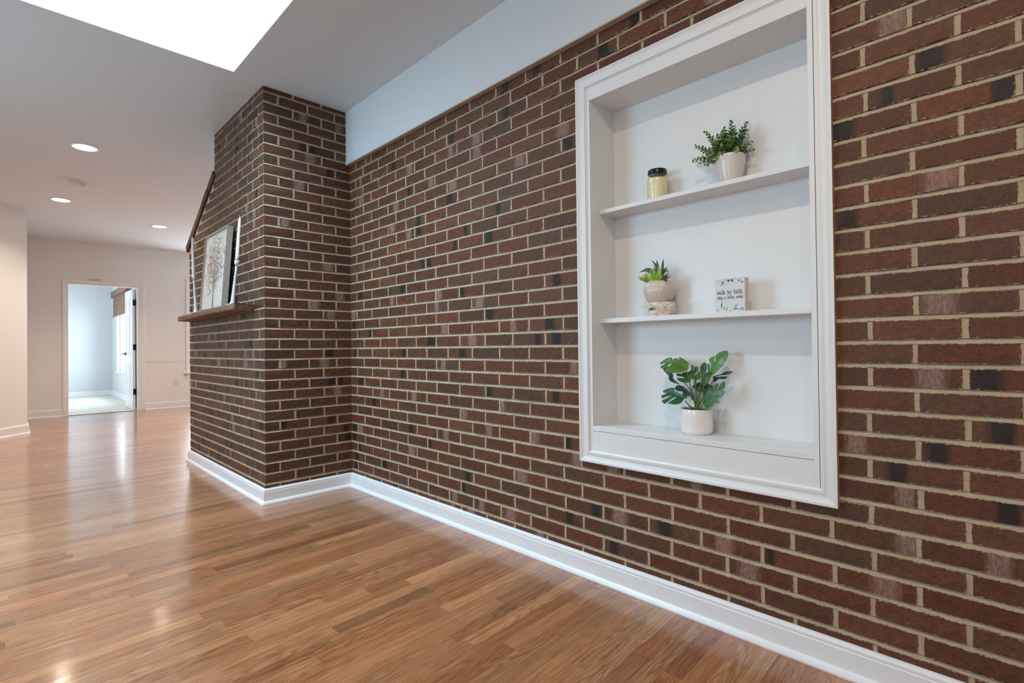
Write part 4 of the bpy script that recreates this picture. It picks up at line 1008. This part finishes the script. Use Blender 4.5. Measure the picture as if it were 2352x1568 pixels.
def write(mb, txt, x0, x1, zb, size, th, rise=0):
    tot = sum(G[c][0]+.12 for c in txt)-.12; sx_ = (x1-x0)/tot; x = x0
    for c in txt:
        for (a, b_, a2, b2) in G[c][1]:
            p, q = Vector((x+a*sx_, zb+b_*size)), Vector((x+a2*sx_, zb+b2*size)); d_ = (q-p).normalized(); nn = Vector((-d_.y, d_.x))*th; e = d_*th*.6
            ids = mb.verts([(v.x, YF-.0008, v.y) for v in (p-e+nn, p-e-nn, q+e-nn, q+e+nn)]); mb.face(ids)
        x += (G[c][0]+.12)*sx_
mb = MB(); mb.cur = (.045, .018, .022)
write(mb, 'walk by faith.', -.8225, -.7275, S2+.0655, .0092, .00085); write(mb, 'skip a little. even.', -.8225, -.7265, S2+.0480, .0074, .00070)
mb.build('lettering', vcol_mat('ink', .6), bo, fixn=False, origin=(X0_, YF, S2))
mb = MB()
def pleaf(x, z, ln, w_, ang, col_):
    mb.cur = col_; d_ = Vector((math.cos(ang), math.sin(ang))); nn = Vector((-d_.y, d_.x)); p = Vector((x, z))
    pts = [p]+[p+d_*ln*t+nn*w_*s_ for t, s_ in ((.3, .8), (.6, .9), (.85, .5))]+[p+d_*ln]+[p+d_*ln*t-nn*w_*s_ for t, s_ in ((.85, .5), (.6, .9), (.3, .8))]
    ids = mb.verts([(min(max(q.x, X0_+.001), X1_-.001), YF-.0007-R.random()*.0001, min(max(q.y, S2+.001), S2+BWd-.001)) for q in pts]); mb.face(ids)
A_ = math.radians; zt_ = S2+BWd
for (x, z, l, w_, an, c) in [
    (-.825, zt_-.006, .008, .0011, 30, (.12, .12, .14)), (-.816, zt_-.006, .012, .0012, 22, (.42, .48, .58)), (-.806, zt_-.004, .012, .0012, 15, (.45, .55, .60)),
    (-.808, zt_-.011, .009, .003, -20, (.05, .22, .15)), (-.803, zt_-.013, .010, .0024, -80, (.04, .17, .12)), (-.808, zt_-.017, .009, .0024, -100, (.28, .42, .40)), (-.797, zt_-.006, .010, .003, -95, (.25, .40, .36)),
    (-.790, zt_-.004, .008, .0026, -40, (.22, .35, .30)), (-.783, zt_-.002, .012, .0028, -70, (.02, .06, .06)), (-.777, zt_-.003, .011, .0030, -110, (.02, .07, .07)), (-.771, zt_-.002, .012, .0030, -75, (.03, .13, .17)), (-.764, zt_-.002, .013, .0034, -100, (.06, .16, .25)),
    (-.760, zt_-.003, .006, .0014, 10, (.2, .2, .25)), (-.752, zt_-.004, .003, .0015, 0, (.1, .1, .13)), (-.747, zt_-.010, .008, .0040, 0, (.24, .20, .30)), (-.742, zt_-.004, .009, .0038, 10, (.50, .54, .66)), (-.736, zt_-.015, .009, .0042, -20, (.20, .21, .27)),
    (-.759, zt_-.015, .002, .001, -60, (.1, .08, .1)), (-.757, zt_-.019, .002, .001, -60, (.1, .08, .1)),
    (-.808, S2+.012, .026, .0030, 86, (.09, .22, .17)), (-.800, S2+.006, .018, .0026, 76, (.20, .34, .27)), (-.792, S2+.004, .014, .0014, 60, (.04, .04, .06)), (-.790, S2+.014, .008, .0028, 40, (.32, .50, .55)),
    (-.826, S2+.004, .007, .002, 70, (.30, .38, .38)), (-.818, S2+.003, .009, .002, 100, (.24, .36, .36)), (-.795, S2+.003, .014, .002, 10, (.45, .52, .62)), (-.779, S2+.003, .010, .0014, 5, (.15, .16, .2)),
    (-.765, S2+.006, .006, .0014, 60, (.12, .12, .15)), (-.759, S2+.003, .016, .0024, 80, (.14, .10, .07)), (-.756, S2+.016, .010, .0018, 65, (.14, .10, .08)), (-.752, S2+.025, .008, .0009, 25, (.3, .27, .26)), (-.755, S2+.007, .009, .0024, 30, (.05, .06, .09)),
    (-.744, S2+.003, .014, .0020, 60, (.22, .28, .34)), (-.737, S2+.004, .014, .0018, 58, (.06, .06, .08)), (-.731, S2+.003, .010, .0018, 62, (.12, .12, .11))]:
    pleaf(x, z, l, w_, A_(an), c)
mb.build('painted_leaves', vcol_mat('ink_leaves', .6), bo, fixn=False, origin=(X0_, YF, S2))

# monstera in a white pot
px, py = -.929, 1.932
mo = thing('potted_monstera', (px, py, S3), 'artificial monstera plant in a plain white round pot on the bottom shelf', 'plant')
mb = MB(); mb.lathe([(.050, 0), (.053, .0005), (.0545, .004), (.0585, .008), (.0600, .014), (.0605, .094), (.0600, .0965), (.0588, .097), (.0575, .095), (.0570, .080), (.040, .080)], (px, py, S3), 72); sharp(mb.build('pot', M['ceramic'], mo, origin=(px, py, S3)), 60)
mb = MB(); mb.lathe([(.0565, .088), (.030, .092), (.001, .093)], (px, py, S3), 36)
for k in range(110):
    a = R.random()*6.28; r = .054*math.sqrt(R.random()); s_ = R.uniform(.0016, .0034); mb.cur = (1, 1, 1)
    c_ = Vector((px+r*math.cos(a), py+r*math.sin(a), S3+.0915)); mb.m = 1 if R.random() < .35 else 0
    ids = mb.verts([c_+Vector((s_, 0, 0)), c_+Vector((0, s_, 0)), c_+Vector((-s_, 0, 0)), c_+Vector((0, -s_, 0)), c_+Vector((0, 0, s_))])
    for q in range(4): mb.face([ids[q], ids[(q+1) % 4], ids[4]])
mb.build('gravel', [M['soil'], simple('tan_gravel', (.42, .30, .20), .8)], mo, origin=(px, py, S3), kind='stuff')
c0 = Vector((px+.001, py, S3+.088))
def stem(p1, bend, r=.0026, col_=(.10, .20, .03), name='stem'):
    mb = MB(); mb.cur = col_; p1 = Vector(p1); m_ = (c0+p1)/2+Vector(bend); pts = []
    for i in range(9): t = i/8; pts.append(c0*(1-t)**2+m_*2*t*(1-t)+p1*t*t)
    mb.tube(pts, [lerp(r*1.5, r*.7, i/8) for i in range(9)], 8); mb.build(name, M['leaf'], mo, smooth=True, origin=tuple(c0), fixn=False)
ML = {   # leaf outlines and midribs in millimetres from the foot of the pot (x, z)
 'A': ([(-151, 270),(-135, 283),(-116, 294),(-99, 295),(-94, 289),(-90, 286),(-87, 293),(-69, 291),(-66, 284),(-63, 285),(-68, 298),(-51, 292),(-34, 281),(-25, 272),(-26, 264),(-24, 257),(-29, 246),(-43, 239),(-70, 237),(-91, 239),(-113, 246),(-109, 249),(-94, 264),(-88, 272),(-94, 272),(-103, 264),(-115, 253),(-128, 253),(-138, 259),(-121, 270),(-121, 274),(-137, 270)], [(-151, 270),(-100, 280),(-64, 271),(-29, 257)]),
 'B': ([(113, 322),(122, 308),(118, 288),(110, 270),(96, 251),(77, 235),(61, 228),(53, 240),(48, 258),(47, 272),(52, 274),(63, 263),(64, 265),(54, 282),(52, 290),(59, 298),(72, 303),(73, 288),(77, 280),(79, 281),(76, 293),(76, 305),(87, 316),(100, 321)], [(113, 321),(89, 285),(61, 251),(56, 240)]),
 'C': ([(40, 280),(47, 272),(48, 258),(46, 245),(33, 228),(29, 236),(27, 250),(28, 263),(34, 274)], [(40, 278),(37, 253),(33, 230)]),
 'K': ([(33, 228),(50, 240),(65, 245),(68, 237),(65, 221),(61, 205),(51, 192),(44, 187),(38, 194),(35, 210)], [(34, 227),(50, 221),(45, 190)]),
 'D': ([(-88, 238),(-64, 235),(-62, 231),(-85, 232),(-84, 222),(-55, 217),(-55, 214),(-82, 214),(-74, 204),(-56, 197),(-41, 195),(-29, 200),(-27, 213),(-12, 208),(5, 210),(11, 218),(11, 233),(4, 242),(-15, 223),(-17, 225),(1, 249),(0, 259),(-14, 262),(-20, 246),(-24, 238),(-20, 257),(-23, 266),(-31, 265),(-29, 248),(-43, 238),(-70, 236)], [(-26, 217),(-35, 229),(-46, 236)]),
 'E': ([(-143, 157),(-123, 168),(-101, 173),(-89, 173),(-86, 164),(-77, 159),(-71, 160),(-59, 153),(-42, 149),(-25, 143),(-23, 139),(-33, 134),(-35, 124),(-42, 117),(-63, 114),(-90, 117),(-81, 124),(-66, 138),(-66, 141),(-78, 136),(-93, 119),(-102, 114),(-122, 124),(-108, 131),(-90, 143),(-89, 145),(-108, 139),(-126, 131),(-137, 142),(-117, 150),(-118, 152),(-135, 153)], [(-143, 157),(-95, 155),(-65, 147),(-30, 138)]),
 'F': ([(-149, 264),(-134, 260),(-121, 250),(-114, 239),(-106, 238),(-93, 227),(-88, 213),(-71, 203),(-49, 190),(-59, 192),(-92, 201),(-107, 214),(-111, 221),(-128, 233),(-143, 244),(-148, 254)], [(-149, 263),(-113, 227),(-86, 206),(-50, 190)]),
 'G': ([(-91, 174),(-87, 183),(-77, 184),(-59, 181),(-44, 173),(-30, 163),(-13, 157),(-4, 151),(0, 138),(10, 134),(-2, 133),(-16, 145),(-30, 144),(-45, 149),(-53, 161),(-71, 162),(-85, 167)], [(-89, 178),(-42, 163),(-13, 149),(7, 135)]),
 'H': ([(39, 143),(41, 154),(49, 167),(60, 179),(70, 183),(68, 168),(71, 162),(74, 171),(79, 188),(87, 198),(94, 200),(90, 185),(84, 175),(91, 178),(97, 191),(106, 206),(114, 208),(119, 202),(118, 184),(106, 172),(123, 172),(119, 162),(111, 151),(100, 152),(88, 155),(92, 149),(110, 130),(84, 128),(76, 135),(70, 142),(72, 134),(81, 126),(90, 120),(78, 115),(62, 107),(48, 110),(41, 120),(42, 132)], [(40, 140),(71, 157),(100, 177)]),
 'I': ([(68, 222),(72, 227),(93, 233),(104, 242),(117, 245),(135, 244),(127, 238),(112, 231),(96, 230),(80, 225),(69, 216)], [(69, 220),(99, 234),(134, 243)]),
 'L': ([(61, 208),(68, 218),(82, 222),(96, 224),(114, 225),(112, 219),(98, 214),(85, 216),(71, 206),(63, 203)], [(62, 205),(85, 218),(113, 223)]),
 'J': ([(-13, 164),(-30, 174),(-30, 182),(-18, 191),(5, 198),(25, 197),(44, 190),(57, 179),(52, 177),(38, 183),(35, 180),(49, 173),(55, 166),(38, 170),(35, 165),(43, 162),(41, 151),(29, 145),(13, 149),(13, 160),(-1, 157)], [(-27, 177),(10, 176),(38, 161)]),
}
SE = [(-29, 248), (-47, 195), (-33, 127), (33, 226), (39, 140), (34, 191), (68, 216), (-13, 156)]   # where each leaf stalk ends

def cleaf(key, y0, gx, gz, col_, vein, fold=.25, curl=.0):
    """cut monstera leaf: outline filled with a fine triangulation, folded along the midrib and curled"""
    o_, m_ = ML[key]; o2 = [Vector(p)/1000 for p in o_]
    sm = []; N_ = len(o2)           # spline through the outline, kept sharp at notch ends and tips
    shp = [(o2[i]-o2[i-1]).angle(o2[(i+1) % N_]-o2[i], 0) > 1.15 for i in range(N_)]
    for i in range(N_):
        a_, b_ = o2[i], o2[(i+1) % N_]; ta = Vector((0, 0)) if shp[i] else (b_-o2[i-1])*.5; tb = Vector((0, 0)) if shp[(i+1) % N_] else (o2[(i+2) % N_]-a_)*.5
        ln_ = (b_-a_).length
        for t_ in (ta, tb):
            if t_.length > ln_*1.1: t_ *= ln_*1.1/t_.length
        if shp[i]: ta = (b_-a_)*.8-tb*.0
        if shp[(i+1) % N_]: tb = (b_-a_)*.8
        K_ = 4 if ln_ > .004 else 2
        for q in range(K_):
            t = q/K_; sm.append(a_*(2*t**3-3*t*t+1)+ta*(t**3-2*t*t+t)+b_*(3*t*t-2*t**3)+tb*(t**3-t*t))
    o2 = sm; m2 = [Vector(p)/1000 for p in m_]
    pts = list(o2); n = len(o2); edges = [(i, (i+1) % n) for i in range(n)]
    def inside(p):
        c_ = False
        for i in range(n):
            a_, b_ = o2[i], o2[(i+1) % n]
            if (a_.y > p.y) != (b_.y > p.y) and p.x < (b_.x-a_.x)*(p.y-a_.y)/(b_.y-a_.y)+a_.x: c_ = not c_
        return c_
    def dmid(p):
        best = 9
        for a_, b_ in zip(m2, m2[1:]):
            d_ = b_-a_; t = min(1, max(0, (p-a_).dot(d_)/d_.length_squared)); best = min(best, (p-a_-d_*t).length)
        return best
    x0, x1 = min(p.x for p in o2), max(p.x for p in o2); z0_, z1 = min(p.y for p in o2), max(p.y for p in o2); st_ = .0042
    x = x0
    while x < x1:
        z = z0_
        while z < z1:
            q = Vector((x+R.uniform(-.0008, .0008), z+R.uniform(-.0008, .0008)))
            if inside(q) and min((q-p).length for p in o2) > .0018: pts.append(q)
            z += st_
        x += st_
    vo, eo, fo, _, _, _ = geometry.delaunay_2d_cdt(pts, edges, [], 1, 1e-6)
    mb = MB(); fr_ = []
    cx_ = sum(p.x for p in o2)/n; cz_ = sum(p.y for p in o2)/n
    for p in vo:
        d_ = dmid(p); k_ = min(1, d_/.0014)
        g = .86+.22*min(1, d_/.02)+.10*math.sin((p.x*1.3+p.y)*900+d_*700)*min(1, d_/.004)
        mb.cur = tuple(lerp(v, c_*g, k_) for v, c_ in zip(vein, col_))
        y = y0+(p.x-cx_)*gx+(p.y-cz_)*gz-fold*d_+curl*((p.x-cx_)**2+(p.y-cz_)**2)*12
        mb.vert((px+p.x, y, S3+p.y))
    for f in fo:
        if inside(sum((vo[i] for i in f), Vector((0, 0)))/len(f)): mb.face(f)
    ob = mb.build('leaf', M['leaf'], mo, smooth=True, origin=(px+m2[0].x, y0, S3+m2[0].y), fixn=False)
    so = ob.modifiers.new('thickness', 'SOLIDIFY'); so.thickness = .0007
cleaf('J', 1.966, 0, 0, (.012, .045, .018), (.03, .09, .03)); cleaf('I', 1.945, .2, .5, (.016, .055, .02), (.03, .08, .03), fold=.5); cleaf('L', 1.950, .2, -.6, (.012, .045, .015), (.03, .08, .03), fold=.5)
cleaf('D', 1.952, .1, .3, (.042, .145, .03), (.10, .23, .05)); cleaf('B', 1.935, -.1, .35, (.085, .21, .03), (.04, .12, .02), curl=.25); cleaf('F', 1.930, .1, 1.0, (.035, .065, .035), (.06, .10, .05), fold=.6)
cleaf('G', 1.925, .1, 1.0, (.03, .062, .032), (.06, .10, .05), fold=.5); cleaf('C', 1.918, .6, .1, (.03, .13, .055), (.08, .2, .08)); cleaf('K', 1.912, .5, .1, (.035, .15, .06), (.08, .2, .08))
cleaf('A', 1.908, .05, .75, (.055, .16, .010), (.20, .30, .03), curl=.3); cleaf('E', 1.900, -.1, .9, (.010, .085, .028), (.05, .19, .06), fold=.35, curl=.2); cleaf('H', 1.912, -.15, .35, (.032, .135, .03), (.09, .22, .05), curl=.2)
q3 = lambda x, z, y: (px+x/1000, y, S3+z/1000)
for p, bd_ in ((q3(*SE[0], 1.912), (-.006, 0, .02)), (q3(*SE[1], 1.930), (.008, 0, .03)), (q3(*SE[2], 1.905), (-.002, -.006, -.006)), (q3(*SE[3], 1.920), (-.008, 0, -.004)), (q3(*SE[4], 1.918), (.006, -.004, -.016)),
               (q3(*SE[5], 1.925), (-.006, 0, -.004)), (q3(*SE[6], 1.948), (-.012, .006, .0)), (q3(*SE[7], 1.935), (-.004, .004, .0)), (q3(-15, 225, 1.95), (0, .006, .01))): stem(p, bd_)
mb = MB(); blade(mb, (-.918, 1.925, .872), (-.915, 1.92, .907), .0045, (.12, .20, .03), (.28, .10, .05), n=8); blade(mb, (-.930, 1.925, .850), (-.927, 1.92, .882), .0040, (.10, .18, .03), (.22, .08, .04), n=8); mb.build('new_shoot', M['leaf'], mo, fixn=False, smooth=True, origin=tuple(c0))
for p, q in (((-.948, 1.915, .750), (-.974, 1.90, .771)), ((-.905, 1.92, .750), (-.890, 1.905, .768)), ((-.9, 1.94, .75), (-.872, 1.93, .764)), ((-.935, 1.93, .75), (-.935, 1.925, .770))):
    mb = MB(); mb.tube([p, q], [.0016, .0004], 6); mb.build('twig', M['twig'], mo, origin=p)
